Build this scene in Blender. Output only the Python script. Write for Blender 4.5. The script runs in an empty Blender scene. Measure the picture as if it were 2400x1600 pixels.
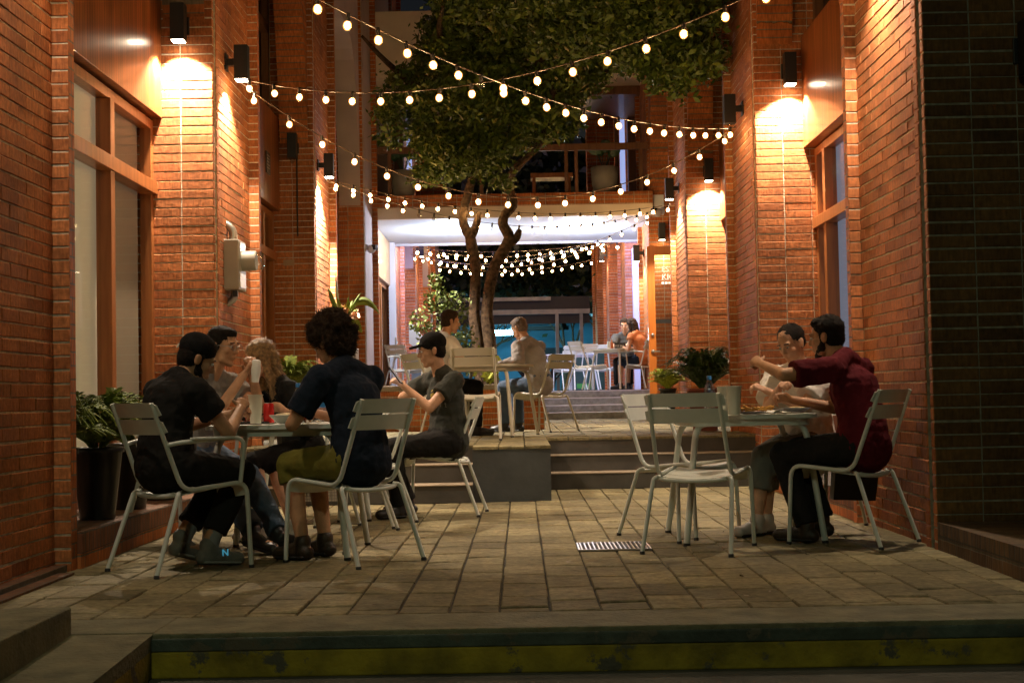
import bpy, bmesh, math, random
import numpy as np
from mathutils import Vector, Matrix, Euler
R_ = math.radians
random.seed(7); rng = np.random.default_rng(11)
scn = bpy.context.scene
col = scn.collection
# ---------------------------------------------------------------- camera, world, exposure
cam_d = bpy.data.cameras.new('camera'); cam = bpy.data.objects.new('camera', cam_d); col.objects.link(cam)
cam_d.sensor_width = 36.0; cam_d.lens = 50.0; cam_d.clip_start = .05; cam_d.clip_end = 400
cam.matrix_world = Matrix.Translation((0, 0, .87)) @ Matrix.Rotation(.005285, 4, 'Z') @ Matrix.Rotation(math.pi/2+.038489, 4, 'X') @ Matrix.Rotation(-.0185, 4, 'Z')
scn.camera = cam
cam_d.dof.use_dof = False
w = bpy.data.worlds.new('World'); scn.world = w; w.use_nodes = True
nt = w.node_tree; nt.nodes.clear()
sky = nt.nodes.new('ShaderNodeTexSky'); sky.sky_type = 'NISHITA'; sky.sun_disc = False
sky.sun_elevation = R_(-3.5); sky.sun_rotation = R_(20)
bgn = nt.nodes.new('ShaderNodeBackground'); bgn.inputs[1].default_value = .06
won = nt.nodes.new('ShaderNodeOutputWorld')
nt.links.new(sky.outputs[0], bgn.inputs[0]); nt.links.new(bgn.outputs[0], won.inputs[0])
scn.view_settings.view_transform = 'Standard'; scn.view_settings.look = 'None'
scn.view_settings.exposure = .15; scn.view_settings.gamma = 1
cy = scn.cycles
cy.use_denoising = True; cy.max_bounces = 6; cy.diffuse_bounces = 3; cy.glossy_bounces = 3
cy.transmission_bounces = 6; cy.transparent_max_bounces = 8; cy.sample_clamp_indirect = 4
cy.caustics_reflective = False; cy.caustics_refractive = False; cy.use_light_tree = True
try: cy.denoiser = 'OPENIMAGEDENOISE'
except Exception: pass

# ---------------------------------------------------------------- materials
def mat(name):
    m = bpy.data.materials.new(name); m.use_nodes = True
    n = m.node_tree.nodes; return m, n, m.node_tree.links, n['Principled BSDF']
def setp(b, **k):
    al = {'col': 'Base Color', 'rough': 'Roughness', 'metal': 'Metallic', 'spec': 'Specular IOR Level', 'trans': 'Transmission Weight', 'ior': 'IOR', 'em': 'Emission Color', 'ems': 'Emission Strength', 'alpha': 'Alpha', 'sheen': 'Sheen Weight', 'coat': 'Coat Weight', 'sss': 'Subsurface Weight'}
    for q, v in k.items():
        if q in ('col', 'em'): v = tuple(v) + (1,) if len(v) == 3 else v
        b.inputs[al[q]].default_value = v
def plain(name, c, rough=.6, var=.12, scale=8., bump=.0, **k):
    """one colour with soft procedural mottling"""
    m, n, l, b = mat(name); setp(b, rough=rough, **k)
    tc = n.new('ShaderNodeTexCoord'); ns = n.new('ShaderNodeTexNoise'); ns.inputs['Scale'].default_value = scale; ns.inputs['Detail'].default_value = 6
    l.new(tc.outputs['Object'], ns.inputs['Vector'])
    rmp = n.new('ShaderNodeMapRange'); rmp.inputs[1].default_value = .34; rmp.inputs[2].default_value = .66; rmp.inputs[3].default_value = 1-var; rmp.inputs[4].default_value = 1+var
    l.new(ns.outputs['Fac'], rmp.inputs[0])
    mx = n.new('ShaderNodeVectorMath'); mx.operation = 'SCALE'; mx.inputs[0].default_value = c[:3]
    l.new(rmp.outputs[0], mx.inputs['Scale']); l.new(mx.outputs[0], b.inputs['Base Color'])
    if bump:
        bp = n.new('ShaderNodeBump'); bp.inputs['Strength'].default_value = min(bump, 1); bp.inputs['Distance'].default_value = .03 if name == 'bark' else .01
        n2 = n.new('ShaderNodeTexNoise'); n2.inputs['Scale'].default_value = scale*6; n2.inputs['Detail'].default_value = 8
        l.new(tc.outputs['Object'], n2.inputs['Vector']); l.new(n2.outputs['Fac'], bp.inputs['Height']); l.new(bp.outputs[0], b.inputs['Normal'])
    return m
def emit(name, c, s):
    m, n, l, b = mat(name); setp(b, col=(.02, .02, .02), em=c, ems=s); return m
def brick(name, axes, bw, off, c1, c2, mort, ox=0., msize=.006, row=.072, oz=0., bumpd=.02, wob=None):
    m, n, l, b = mat(name); setp(b, rough=.72, spec=.35)
    tc = n.new('ShaderNodeTexCoord'); sp = n.new('ShaderNodeSeparateXYZ'); l.new(tc.outputs['Object'], sp.inputs[0])
    cb = n.new('ShaderNodeCombineXYZ')
    for i, a in enumerate(axes):
        ad = n.new('ShaderNodeMath'); ad.operation = 'ADD'; ad.inputs[1].default_value = (ox, oz)[i]
        l.new(sp.outputs[a], ad.inputs[0])
        l.new(ad.outputs[0], cb.inputs[i])
    # wobble the joints so that the courses are laid by hand
    nz = n.new('ShaderNodeTexNoise'); nz.inputs['Scale'].default_value = 9; nz.inputs['Detail'].default_value = 5; l.new(tc.outputs['Object'], nz.inputs['Vector'])
    vs = n.new('ShaderNodeVectorMath'); vs.operation = 'MULTIPLY_ADD'; vs.inputs[1].default_value = (.012, .011, 0); l.new(nz.outputs['Color'], vs.inputs[0]); l.new(cb.outputs[0], vs.inputs[2])
    if wob:
        nq = n.new('ShaderNodeTexNoise'); nq.inputs['Scale'].default_value = wob[1]; nq.inputs['Detail'].default_value = 2; l.new(tc.outputs['Object'], nq.inputs['Vector']); v2 = n.new('ShaderNodeVectorMath'); v2.operation = 'MULTIPLY_ADD'; v2.inputs[1].default_value = (wob[0], wob[0], 0); l.new(nq.outputs['Color'], v2.inputs[0]); l.new(vs.outputs[0], v2.inputs[2]); vs = v2
    bt = n.new('ShaderNodeTexBrick'); bt.offset = off; bt.inputs['Scale'].default_value = 1; bt.inputs['Brick Width'].default_value = bw; bt.inputs['Row Height'].default_value = row
    bt.inputs['Mortar Size'].default_value = msize; bt.inputs['Mortar Smooth'].default_value = .25; bt.inputs['Bias'].default_value = 0
    bt.inputs['Color1'].default_value = c1+(1,); bt.inputs['Color2'].default_value = c2+(1,); bt.inputs['Mortar'].default_value = mort+(1,)
    l.new(vs.outputs[0], bt.inputs['Vector'])
    # vertical combing and burn marks on the brick faces
    mp = n.new('ShaderNodeMapping'); mp.inputs['Scale'].default_value = (60, 60, 9) if 'Z' in axes else (30, 30, 30); l.new(tc.outputs['Object'], mp.inputs[0])
    n2 = n.new('ShaderNodeTexNoise'); n2.inputs['Scale'].default_value = 1; n2.inputs['Detail'].default_value = 4; l.new(mp.outputs[0], n2.inputs['Vector'])
    n3 = n.new('ShaderNodeTexNoise'); n3.inputs['Scale'].default_value = 2.2; n3.inputs['Detail'].default_value = 7; l.new(tc.outputs['Object'], n3.inputs['Vector'])
    r2 = n.new('ShaderNodeMapRange'); r2.inputs[1].default_value = .33; r2.inputs[2].default_value = .67; r2.inputs[3].default_value = .72; r2.inputs[4].default_value = 1.28; l.new(n2.outputs['Fac'], r2.inputs[0])
    r3 = n.new('ShaderNodeMapRange'); r3.inputs[1].default_value = .3; r3.inputs[2].default_value = .7; r3.inputs[3].default_value = .58; r3.inputs[4].default_value = 1.28; l.new(n3.outputs['Fac'], r3.inputs[0])
    mm = n.new('ShaderNodeMath'); mm.operation = 'MULTIPLY'; l.new(r2.outputs[0], mm.inputs[0]); l.new(r3.outputs[0], mm.inputs[1])
    sc = n.new('ShaderNodeVectorMath'); sc.operation = 'SCALE'; l.new(bt.outputs['Color'], sc.inputs[0]); l.new(mm.outputs[0], sc.inputs['Scale'])
    l.new(sc.outputs[0], b.inputs['Base Color'])
    ad = n.new('ShaderNodeMath'); ad.operation = 'MULTIPLY_ADD'; ad.inputs[1].default_value = -1; ad.inputs[2].default_value = 1; l.new(bt.outputs['Fac'], ad.inputs[0])
    a2 = n.new('ShaderNodeMath'); a2.operation = 'MULTIPLY_ADD'; a2.inputs[1].default_value = .25; l.new(n2.outputs['Fac'], a2.inputs[0]); l.new(ad.outputs[0], a2.inputs[2])
    bp = n.new('ShaderNodeBump'); bp.inputs['Distance'].default_value = bumpd; bp.inputs['Strength'].default_value = .9; l.new(a2.outputs[0], bp.inputs['Height']); l.new(bp.outputs[0], b.inputs['Normal'])
    return m
def wood(name, c1, c2, rough=.35, plank=0., axis='Y', coat=.2):
    m, n, l, b = mat(name); setp(b, rough=rough, coat=coat)
    tc = n.new('ShaderNodeTexCoord'); mp = n.new('ShaderNodeMapping'); mp.inputs['Scale'].default_value = (22, 22, 1.6); l.new(tc.outputs['Object'], mp.inputs[0])
    ns = n.new('ShaderNodeTexNoise'); ns.inputs['Scale'].default_value = 1; ns.inputs['Detail'].default_value = 8; ns.inputs['Distortion'].default_value = .6; l.new(mp.outputs[0], ns.inputs['Vector'])
    cr = n.new('ShaderNodeValToRGB'); cr.color_ramp.elements[0].position = .3; cr.color_ramp.elements[1].position = .7
    cr.color_ramp.elements[0].color = c2+(1,); cr.color_ramp.elements[1].color = c1+(1,); l.new(ns.outputs['Fac'], cr.inputs[0])
    out = cr.outputs[0]
    if plank:
        sp = n.new('ShaderNodeSeparateXYZ'); l.new(tc.outputs['Object'], sp.inputs[0])
        dv = n.new('ShaderNodeMath'); dv.operation = 'DIVIDE'; dv.inputs[1].default_value = plank; l.new(sp.outputs[axis], dv.inputs[0])
        fr = n.new('ShaderNodeMath'); fr.operation = 'FRACT'; l.new(dv.outputs[0], fr.inputs[0])
        fl = n.new('ShaderNodeMath'); fl.operation = 'FLOOR'; l.new(dv.outputs[0], fl.inputs[0])
        wn = n.new('ShaderNodeTexWhiteNoise'); wn.noise_dimensions = '1D'; l.new(fl.outputs[0], wn.inputs['W'])
        rr = n.new('ShaderNodeMapRange'); rr.inputs[3].default_value = .7; rr.inputs[4].default_value = 1.2; l.new(wn.outputs['Value'], rr.inputs[0])
        gt = n.new('ShaderNodeMath'); gt.operation = 'GREATER_THAN'; gt.inputs[1].default_value = .13; l.new(fr.outputs[0], gt.inputs[0])
        g2 = n.new('ShaderNodeMapRange'); g2.inputs[3].default_value = .25; g2.inputs[4].default_value = 1; l.new(gt.outputs[0], g2.inputs[0])
        mu = n.new('ShaderNodeMath'); mu.operation = 'MULTIPLY'; l.new(rr.outputs[0], mu.inputs[0]); l.new(g2.outputs[0], mu.inputs[1])
        sc = n.new('ShaderNodeVectorMath'); sc.operation = 'SCALE'; l.new(cr.outputs[0], sc.inputs[0]); l.new(mu.outputs[0], sc.inputs['Scale']); out = sc.outputs[0]
        bp = n.new('ShaderNodeBump'); bp.inputs['Distance'].default_value = .012; l.new(g2.outputs[0], bp.inputs['Height']); l.new(bp.outputs[0], b.inputs['Normal'])
    l.new(out, b.inputs['Base Color']); return m
def leafmat(name, c1, c2, rough=.45):
    m, n, l, b = mat(name); setp(b, rough=rough)
    g = n.new('ShaderNodeNewGeometry'); cr = n.new('ShaderNodeValToRGB')
    cr.color_ramp.elements[0].color = c1+(1,); cr.color_ramp.elements[1].color = c2+(1,); l.new(g.outputs['Random Per Island'], cr.inputs[0]); l.new(cr.outputs[0], b.inputs['Base Color'])
    return m
def glassmat(name, tint=(.8, .85, .85), rough=.02, mixf=.12):
    """thin pane: mostly clear with a mirror-like coat"""
    m, n, l, b = mat(name); n.remove(b)
    t = n.new('ShaderNodeBsdfTransparent'); t.inputs[0].default_value = tint+(1,)
    g = n.new('ShaderNodeBsdfGlossy'); g.inputs['Roughness'].default_value = rough
    lw = n.new('ShaderNodeLayerWeight'); fr = n.new('ShaderNodeMath'); fr.operation = 'POWER'; fr.inputs[1].default_value = 4.; l.new(lw.outputs['Facing'], fr.inputs[0])
    ad = n.new('ShaderNodeMath'); ad.operation = 'MULTIPLY_ADD'; ad.inputs[1].default_value = .45 if mixf > .025 else .08; ad.inputs[2].default_value = mixf; l.new(fr.outputs[0], ad.inputs[0])
    mx = n.new('ShaderNodeMixShader'); l.new(ad.outputs[0], mx.inputs[0]); l.new(t.outputs[0], mx.inputs[1]); l.new(g.outputs[0], mx.inputs[2])
    l.new(mx.outputs[0], n['Material Output'].inputs[0]); return m
BC1, BC2, MO = (.56, .178, .046), (.40, .113, .027), (.50, .44, .32)
M = {}
M['bfr'] = brick('brick_front_right', ('X', 'Z'), .25, 0., BC1, BC2, MO, ox=.01+10)
M['bfl'] = brick('brick_front_left', ('X', 'Z'), .25, 0., BC1, BC2, MO, ox=.15+10)
def unit(name, c1, c2, cdark, sx, rough=.8, bd=.006):
    """surface of single bricks or paving blocks: own tone per block, fine grain, pits and smears"""
    m, n, l, b = mat(name); setp(b, rough=rough, spec=.3); g = n.new('ShaderNodeNewGeometry'); cr = n.new('ShaderNodeValToRGB'); e = cr.color_ramp.elements
    e[0].color = c2+(1,); e[1].color = c1+(1,); e[0].position = .05; e[1].position = .8; q = e.new(.0); q.color = cdark+(1,); l.new(g.outputs['Random Per Island'], cr.inputs[0])
    tc = n.new('ShaderNodeTexCoord'); mp = n.new('ShaderNodeMapping'); mp.inputs['Scale'].default_value = sx; l.new(tc.outputs['Object'], mp.inputs[0]); out = cr.outputs[0]; hs = []
    for (sc, dt, lo, hi, mapped) in ((1, 5, .76, 1.2, 1), (38, 9, .78, 1.18, 0), (1.7, 8, .66, 1.24, 0)):
        ns = n.new('ShaderNodeTexNoise'); ns.inputs['Scale'].default_value = sc; ns.inputs['Detail'].default_value = dt; l.new(mp.outputs[0] if mapped else tc.outputs['Object'], ns.inputs['Vector'])
        r = n.new('ShaderNodeMapRange'); r.inputs[1].default_value = .33; r.inputs[2].default_value = .67; r.inputs[3].default_value = lo; r.inputs[4].default_value = hi; l.new(ns.outputs['Fac'], r.inputs[0])
        s = n.new('ShaderNodeVectorMath'); s.operation = 'SCALE'; l.new(out, s.inputs[0]); l.new(r.outputs[0], s.inputs['Scale']); out = s.outputs[0]; hs.append(r.outputs[0])
    l.new(out, b.inputs['Base Color']); ad = n.new('ShaderNodeMath'); ad.operation = 'ADD'; l.new(hs[0], ad.inputs[0]); l.new(hs[1], ad.inputs[1])
    bp = n.new('ShaderNodeBump'); bp.inputs['Distance'].default_value = bd; l.new(ad.outputs[0], bp.inputs['Height']); l.new(bp.outputs[0], b.inputs['Normal']); return m
M['brick'] = unit('brick_unit', (.49, .172, .058), (.36, .118, .038), (.27, .085, .028), (70, 70, 11), .8, .003)
M['brickd'] = unit('shaded_brick_unit', (.15, .075, .022), (.105, .052, .016), (.08, .04, .014), (70, 70, 11), .8, .003)  # near right wing: its shade is put into a darker brick colour
M['mortd'] = plain('shaded_mortar', (.27, .25, .18), .95, .3, 22, .6)  # mortar of the wing, darkened to carry the same shade
M['block'] = unit('paving_block', (.235, .20, .105), (.165, .138, .070), (.12, .10, .05), (14, 14, 14), .85)
M['mort'] = plain('mortar', (.62, .56, .44), .95, .3, 22, .6)
M['grout'] = plain('dirty_grout', (.030, .026, .016), .95, .4, 12, .5)
M['bstrip'] = brick('brick_strip', ('X', 'Z'), 1., 0., BC1, BC2, MO, ox=10)
M['bs'] = brick('brick_side', ('Y', 'Z'), .235, .5, BC1, BC2, (.20, .16, .10), msize=.0055)
M['bdk'] = brick('shaded_brick', ('X', 'Z'), .25, 0., (.17, .10, .035), (.11, .06, .02), (.26, .27, .20), ox=.01+10)  # front brick with the wing's shade in its colours
M['bt'] = brick('brick_top', ('Y', 'X'), .07, 0., (.20, .085, .04), (.14, .06, .03), (.12, .1, .07))
M['bdk2'] = brick('shaded_side_brick', ('Y', 'Z'), .235, .5, (.13, .075, .03), (.09, .05, .02), (.09, .08, .05))  # plinth side brick, shade of the wing painted in
M['brow2'] = brick('shaded_rowlock', ('Y', 'Z'), .068, 0., (.13, .08, .035), (.08, .05, .025), (.05, .045, .03), row=.11, oz=-.085+1.1)  # plinth rowlock darkened to match the shaded wing
M['brow'] = brick('brick_rowlock', ('Y', 'Z'), .068, 0., (.25, .085, .035), (.17, .06, .028), (.10, .08, .06), row=.11, oz=-.085+1.1)
M['pav'] = brick('paver_floor', ('Y', 'X'), .405, .5, (.225, .185, .095), (.145, .118, .060), (.022, .018, .010), ox=.02, oz=.11+8.2, row=.205, msize=.0065, bumpd=.016, wob=(.035, 2.6))
M['conc'] = plain('concrete', (.165, .152, .085), .85, .30, 7, 1.)
M['road'] = plain('asphalt', (.10, .092, .07), .9, .3, 4, .8)
M['plaster'] = plain('cream_plaster', (.80, .68, .53), .8, .06, 2, .15)
M['ceil'] = plain('white_ceiling', (.72, .74, .78), .7, .03, 1)
M['pwhite'] = plain('white_plaster', (.62, .60, .66), .8, .06, 2, .1)
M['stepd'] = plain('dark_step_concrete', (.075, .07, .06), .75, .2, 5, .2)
M['steptop'] = plain('step_nosing', (.30, .24, .17), .7, .15, 6, .2)  # paler than the risers: lamplight on the treads put into the colour
M['stepg'] = plain('grey_step_stone', (.26, .26, .26), .75, .22, 14, .25)
M['wood'] = wood('varnished_wood', (.44, .16, .045), (.27, .085, .022), rough=.38)
M['wpan'] = wood('wood_panel_boards', (.40, .135, .04), (.22, .06, .017), rough=.3, plank=.055)
M['wdoor'] = wood('orange_door_wood', (.62, .20, .03), (.50, .14, .02), rough=.4)
M['wbalc'] = wood('balcony_wood', (.22, .10, .04), (.12, .05, .02), rough=.5)
M['wpale'] = wood('pale_board', (.50, .33, .19), (.42, .27, .15), rough=.5)
M['glass'] = glassmat('window_glass', (.93, .93, .92), .02, .02)
M['rose'] = plain('rose_plaster', (.46, .36, .33), .8, .08, 2, .1)
M['blind'] = plain('beige_blind', (.66, .58, .38), .8, .05, 2, em=(.60, .52, .33), ems=.26)  # faint emission stands in for room light behind the blind
M['blindd'] = plain('brown_blind', (.26, .21, .14), .8, .08, 2, em=(.30, .24, .15), ems=.14)  # dimmer emission, again in place of light from the room
M['bluegl'] = emit('bluish_lit_room', (.40, .46, .62), .32)
M['dark'] = plain('dark_interior', (.015, .012, .01), .8)
M['chair'] = plain('pale_green_grey_paint', (.64, .67, .61), .42, .07, 9)
M['chairp'] = plain('cream_paint', (.56, .52, .42), .4, .03, 5)
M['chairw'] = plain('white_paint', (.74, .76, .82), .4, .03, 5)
M['rubber'] = plain('rubber_foot', (.02, .02, .02), .6)
M['black'] = plain('black_metal', (.012, .011, .010), .45, .1)
M['pot'] = plain('black_pot', (.012, .012, .012), .35, .1)
M['potc'] = plain('grey_planter', (.36, .35, .31), .75, .12, 6, .1)
M['potr'] = plain('terracotta', (.22, .06, .04), .7)
M['soil'] = plain('soil', (.03, .02, .012), .95, .3, 30, .5)
def worn(name, c, under, thr):
    m = plain(name, c, .75, .4, 7, .6); n = m.node_tree.nodes; l = m.node_tree.links; b = n['Principled BSDF']; src = b.inputs['Base Color'].links[0].from_socket
    tc = n.new('ShaderNodeTexCoord'); ns = n.new('ShaderNodeTexNoise'); ns.inputs['Scale'].default_value = 5; ns.inputs['Detail'].default_value = 12; ns.inputs['Roughness'].default_value = .7; l.new(tc.outputs['Object'], ns.inputs['Vector'])
    r = n.new('ShaderNodeMapRange'); r.inputs[1].default_value = thr; r.inputs[2].default_value = thr+.04; l.new(ns.outputs['Fac'], r.inputs[0]); mx = n.new('ShaderNodeMix'); mx.data_type = 'RGBA'; l.new(r.outputs[0], mx.inputs[0]); l.new(src, mx.inputs[6]); mx.inputs[7].default_value = under+(1,); l.new(mx.outputs[2], b.inputs['Base Color']); return m
M['yel'] = worn('yellow_kerb_paint', (.27, .20, .010), (.09, .08, .05), .56)
M['grn'] = worn('green_grey_kerb_paint', (.060, .075, .056), (.10, .085, .055), .53)
M['steel'] = plain('steel', (.40, .38, .35), .35, .08, 10, metal=.8)
M['sgrey'] = plain('weathered_steel', (.17, .155, .13), .6, .2, 4)
M['box'] = plain('painted_grey_box', (.36, .34, .28), .5, .05)
M['bulbon'] = emit('bulb_on', (1, .67, .33), 165)
M['halo'] = glassmat('bulb_globe', (1, .93, .8), .1, .03)
_n = M['halo'].node_tree; _e = _n.nodes.new('ShaderNodeEmission'); _e.inputs[0].default_value = (1, .42, .10, 1); _e.inputs[1].default_value = 1.1; _a = _n.nodes.new('ShaderNodeAddShader'); _o = _n.nodes['Material Output']; _s = _o.inputs[0].links[0].from_socket; _n.links.new(_s, _a.inputs[0]); _n.links.new(_e.outputs[0], _a.inputs[1]); _n.links.new(_a.outputs[0], _o.inputs[0])  # orange emission on the globe imitates the halo round a lit bulb
M['bulboff'] = glassmat('bulb_off', (.9, .9, .85), .02, .2)
M['sock'] = plain('bulb_socket', (.03, .022, .015), .5)
M['cable'] = plain('cable', (.10, .06, .035), .45)
M['lens'] = emit('lamp_lens', (1, .80, .55), 40)
M['lensw'] = emit('lamp_lens_white', (1, .90, .78), 60)
M['cool'] = emit('ceiling_light', (.85, .92, 1), 45)
M['tube'] = emit('cyan_tube', (.35, .85, 1), 60)
M['bark'] = plain('bark', (.085, .055, .032), .95, .6, 22, 1., spec=.2)
M['leaf'] = leafmat('tree_leaf', (.030, .062, .008), (.15, .21, .022))
M['leafs'] = leafmat('shrub_leaf', (.05, .085, .012), (.15, .20, .035), .6)
M['fern'] = leafmat('fern_leaf', (.07, .11, .014), (.22, .28, .035), .75)
M['dleaf'] = leafmat('dark_leaf', (.02, .05, .015), (.09, .15, .035), .5)
M['lime'] = leafmat('lime_leaf', (.22, .30, .02), (.42, .46, .06))
M['nleaf'] = leafmat('night_leaf', (.010, .016, .006), (.03, .04, .012))
M['monst'] = leafmat('monstera_leaf', (.015, .05, .015), (.03, .09, .03), .3)

# ---------------------------------------------------------------- mesh builder
class MB:
    def __init__(s): s.v = []; s.f = []; s.m = []; s.sm = []
    def add(s, vs, fs, mi=0, smooth=False):
        o = len(s.v); s.v += [tuple(map(float, p)) for p in vs]
        for f in fs: s.f.append(tuple(i+o for i in f)); s.m.append(mi); s.sm.append(smooth)
    def box(s, x0, x1, y0, y1, z0, z1, mi=0, xf=None):
        v = [(x0, y0, z0), (x1, y0, z0), (x1, y1, z0), (x0, y1, z0), (x0, y0, z1), (x1, y0, z1), (x1, y1, z1), (x0, y1, z1)]
        if x0 > x1: v = [(x1+x0-p[0], p[1], p[2]) for p in v]
        if xf is not None: v = [xf @ Vector(p) for p in v]
        s.add(v, [(0, 3, 2, 1), (4, 5, 6, 7), (0, 1, 5, 4), (1, 2, 6, 5), (2, 3, 7, 6), (3, 0, 4, 7)], mi)
    def prism(s, poly, z0, z1, mi=0, smooth=False, axis='Z'):
        """poly counter-clockwise in plan, extruded along z (or x for axis='X', y for axis='Y')"""
        n = len(poly); V = []
        for z in (z0, z1):
            for (a, b) in poly: V.append({'Z': (a, b, z), 'X': (z, a, b), 'Y': (a, z, b)}[axis])
        F = [tuple(range(n))[::-1], tuple(range(n, 2*n))]
        s.add(V, F, mi, False)
        s.add(V, [(i, (i+1) % n, n+(i+1) % n, n+i) for i in range(n)], mi, smooth)
    def tube(s, pts, r, seg=8, mi=0, closed=False, flat=1., up=None):
        pts = [Vector(p) for p in pts]; n = len(pts)
        rr = r if isinstance(r, (list, tuple)) else [r]*n
        V = []; prev = None
        for i, p in enumerate(pts):
            a = pts[i-1] if i > 0 else (pts[-1] if closed else p); b = pts[(i+1) % n] if (i < n-1 or closed) else p
            t = (b-a); t = t.normalized() if t.length > 1e-9 else Vector((0, 0, 1))
            if prev is None:
                u0 = Vector(up) if up else (Vector((0, 0, 1)) if abs(t.z) < .9 else Vector((1, 0, 0)))
                x = t.cross(u0).normalized()
            else:
                x = prev - t*prev.dot(t); x = x.normalized() if x.length > 1e-6 else t.orthogonal().normalized()
            prev = x; y = t.cross(x)
            for k in range(seg):
                an = 2*math.pi*k/seg; V.append(p + x*math.cos(an)*rr[i] + y*math.sin(an)*rr[i]*flat)
        F = []
        for i in range(n if closed else n-1):
            j = (i+1) % n
            for k in range(seg): F.append((i*seg+k, i*seg+(k+1) % seg, j*seg+(k+1) % seg, j*seg+k))
        s.add(V, F, mi, True)
        if not closed: s.add(V[:seg], [tuple(range(seg))[::-1]], mi); s.add(V[-seg:], [tuple(range(seg))], mi)
    def lathe(s, prof, c=(0, 0, 0), seg=16, mi=0, smooth=True):
        V = []; F = []
        for (r, z) in prof:
            for k in range(seg): a = 2*math.pi*k/seg; V.append((c[0]+r*math.cos(a), c[1]+r*math.sin(a), c[2]+z))
        for i in range(len(prof)-1):
            for k in range(seg): F.append((i*seg+k, i*seg+(k+1) % seg, (i+1)*seg+(k+1) % seg, (i+1)*seg+k))
        s.add(V, F, mi, smooth)
        s.add(V[:seg], [tuple(range(seg))[::-1]], mi); s.add(V[-seg:], [tuple(range(seg))], mi)
    def ball(s, c, r, mi=0, seg=12, rings=8, xf=None):
        if not isinstance(r, (tuple, list)): r = (r, r, r)
        V = []; F = []
        for i in range(rings+1):
            th = math.pi*i/rings
            for k in range(seg):
                a = 2*math.pi*k/seg; p = Vector((r[0]*math.sin(th)*math.cos(a), r[1]*math.sin(th)*math.sin(a), r[2]*math.cos(th)))
                if xf is not None: p = xf @ p
                V.append(p+Vector(c))
        for i in range(rings):
            for k in range(seg): F.append((i*seg+k, (i+1)*seg+k, (i+1)*seg+(k+1) % seg, i*seg+(k+1) % seg))
        s.add(V, F, mi, True)
    def grid(s, P, mi=0, thick=None):
        """P[i][j] points -> smooth sheet; thick = offset vector for a second side"""
        a, b = len(P), len(P[0]); V = [p for r in P for p in r]
        F = [(i*b+j, (i+1)*b+j, (i+1)*b+j+1, i*b+j+1) for i in range(a-1) for j in range(b-1)]
        if thick is None: s.add(V, F, mi, True); return
        t = Vector(thick); W = [Vector(p)+t for p in V]
        n = a*b; G = [tuple(n+q for q in f[::-1]) for f in F]
        rim = [i*b for i in range(a)] + [(a-1)*b+j for j in range(1, b)] + [i*b+b-1 for i in range(a-2, -1, -1)] + [j for j in range(b-2, 0, -1)]
        E = [(rim[k], rim[k-1], rim[k-1]+n, rim[k]+n) for k in range(len(rim))]
        s.add(list(V)+W, F+G, mi, True); s.add(list(V)+W, E, mi, False)
    def build(s, name, mats, parent=None, bevel=0, shade_auto=False):
        me = bpy.data.meshes.new(name); me.from_pydata(s.v, [], s.f)
        for mm in (mats if isinstance(mats, (list, tuple)) else [mats]): me.materials.append(mm)
        me.polygons.foreach_set('material_index', s.m); me.polygons.foreach_set('use_smooth', s.sm); me.update()
        o = bpy.data.objects.new(name, me); col.objects.link(o)
        if parent is not None: o.parent = parent
        if bevel:
            bv = o.modifiers.new('bevel', 'BEVEL'); bv.width = bevel; bv.segments = 2; bv.limit_method = 'ANGLE'
        return o
def tag(o, label=None, cat=None, group=None, kind=None):
    if label: o['label'] = label
    if cat: o['category'] = cat
    if group: o['group'] = group
    if kind: o['kind'] = kind
    return o
def thing(name, label, cat, loc=(0, 0, 0), rz=0, group=None):
    o = bpy.data.objects.new(name, None); col.objects.link(o); o.location = loc; o.rotation_euler = (0, 0, rz); o.empty_display_size = .1
    return tag(o, label, cat, group)
def dup(o, parent=None, loc=None, rz=None):
    c = o.copy(); col.objects.link(c)
    if parent is not None: c.parent = parent
    if loc is not None: c.location = loc
    if rz is not None: c.rotation_euler = (0, 0, rz)
    for ch in list(o.children): dup(ch, c)
    return c
def quads(name, P, mats, parent=None):
    """P: (n,4,3) numpy array of leaf quads -> one mesh"""
    n = len(P); me = bpy.data.meshes.new(name)
    me.vertices.add(n*4); me.vertices.foreach_set('co', P.reshape(-1).astype(np.float32))
    me.loops.add(n*4); me.loops.foreach_set('vertex_index', np.arange(n*4, dtype=np.int32))
    me.polygons.add(n); me.polygons.foreach_set('loop_start', np.arange(0, n*4, 4, dtype=np.int32)); me.polygons.foreach_set('loop_total', np.full(n, 4, dtype=np.int32))
    me.update(calc_edges=True); me.materials.append(mats)
    o = bpy.data.objects.new(name, me); col.objects.link(o)
    if parent is not None: o.parent = parent
    return o
def leaves(C, size, elong=1.7, up=.3, jit=.35):
    """diamond leaves at centres C (n,3)"""
    n = len(C); d = rng.normal(size=(n, 3)); d[:, 2] += up; d /= np.linalg.norm(d, axis=1)[:, None]
    e = rng.normal(size=(n, 3)); e -= (e*d).sum(1)[:, None]*d; e /= np.linalg.norm(e, axis=1)[:, None]
    s = size*(1+jit*rng.normal(size=n)).clip(.4, 2)[:, None]; t = e*s*elong*.5; wv = np.cross(d, e)*s*.5
    return np.stack([C-t, C+wv*.9-t*.1, C+t, C-wv*.9-t*.1], axis=1)
def arc(p0, p1, bend, n=8):
    """points of a filleted corner path"""
    return [Vector(p0).lerp(Vector(p1), i/n)+Vector(bend)*4*(i/n)*(1-i/n) for i in range(n+1)]
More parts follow.
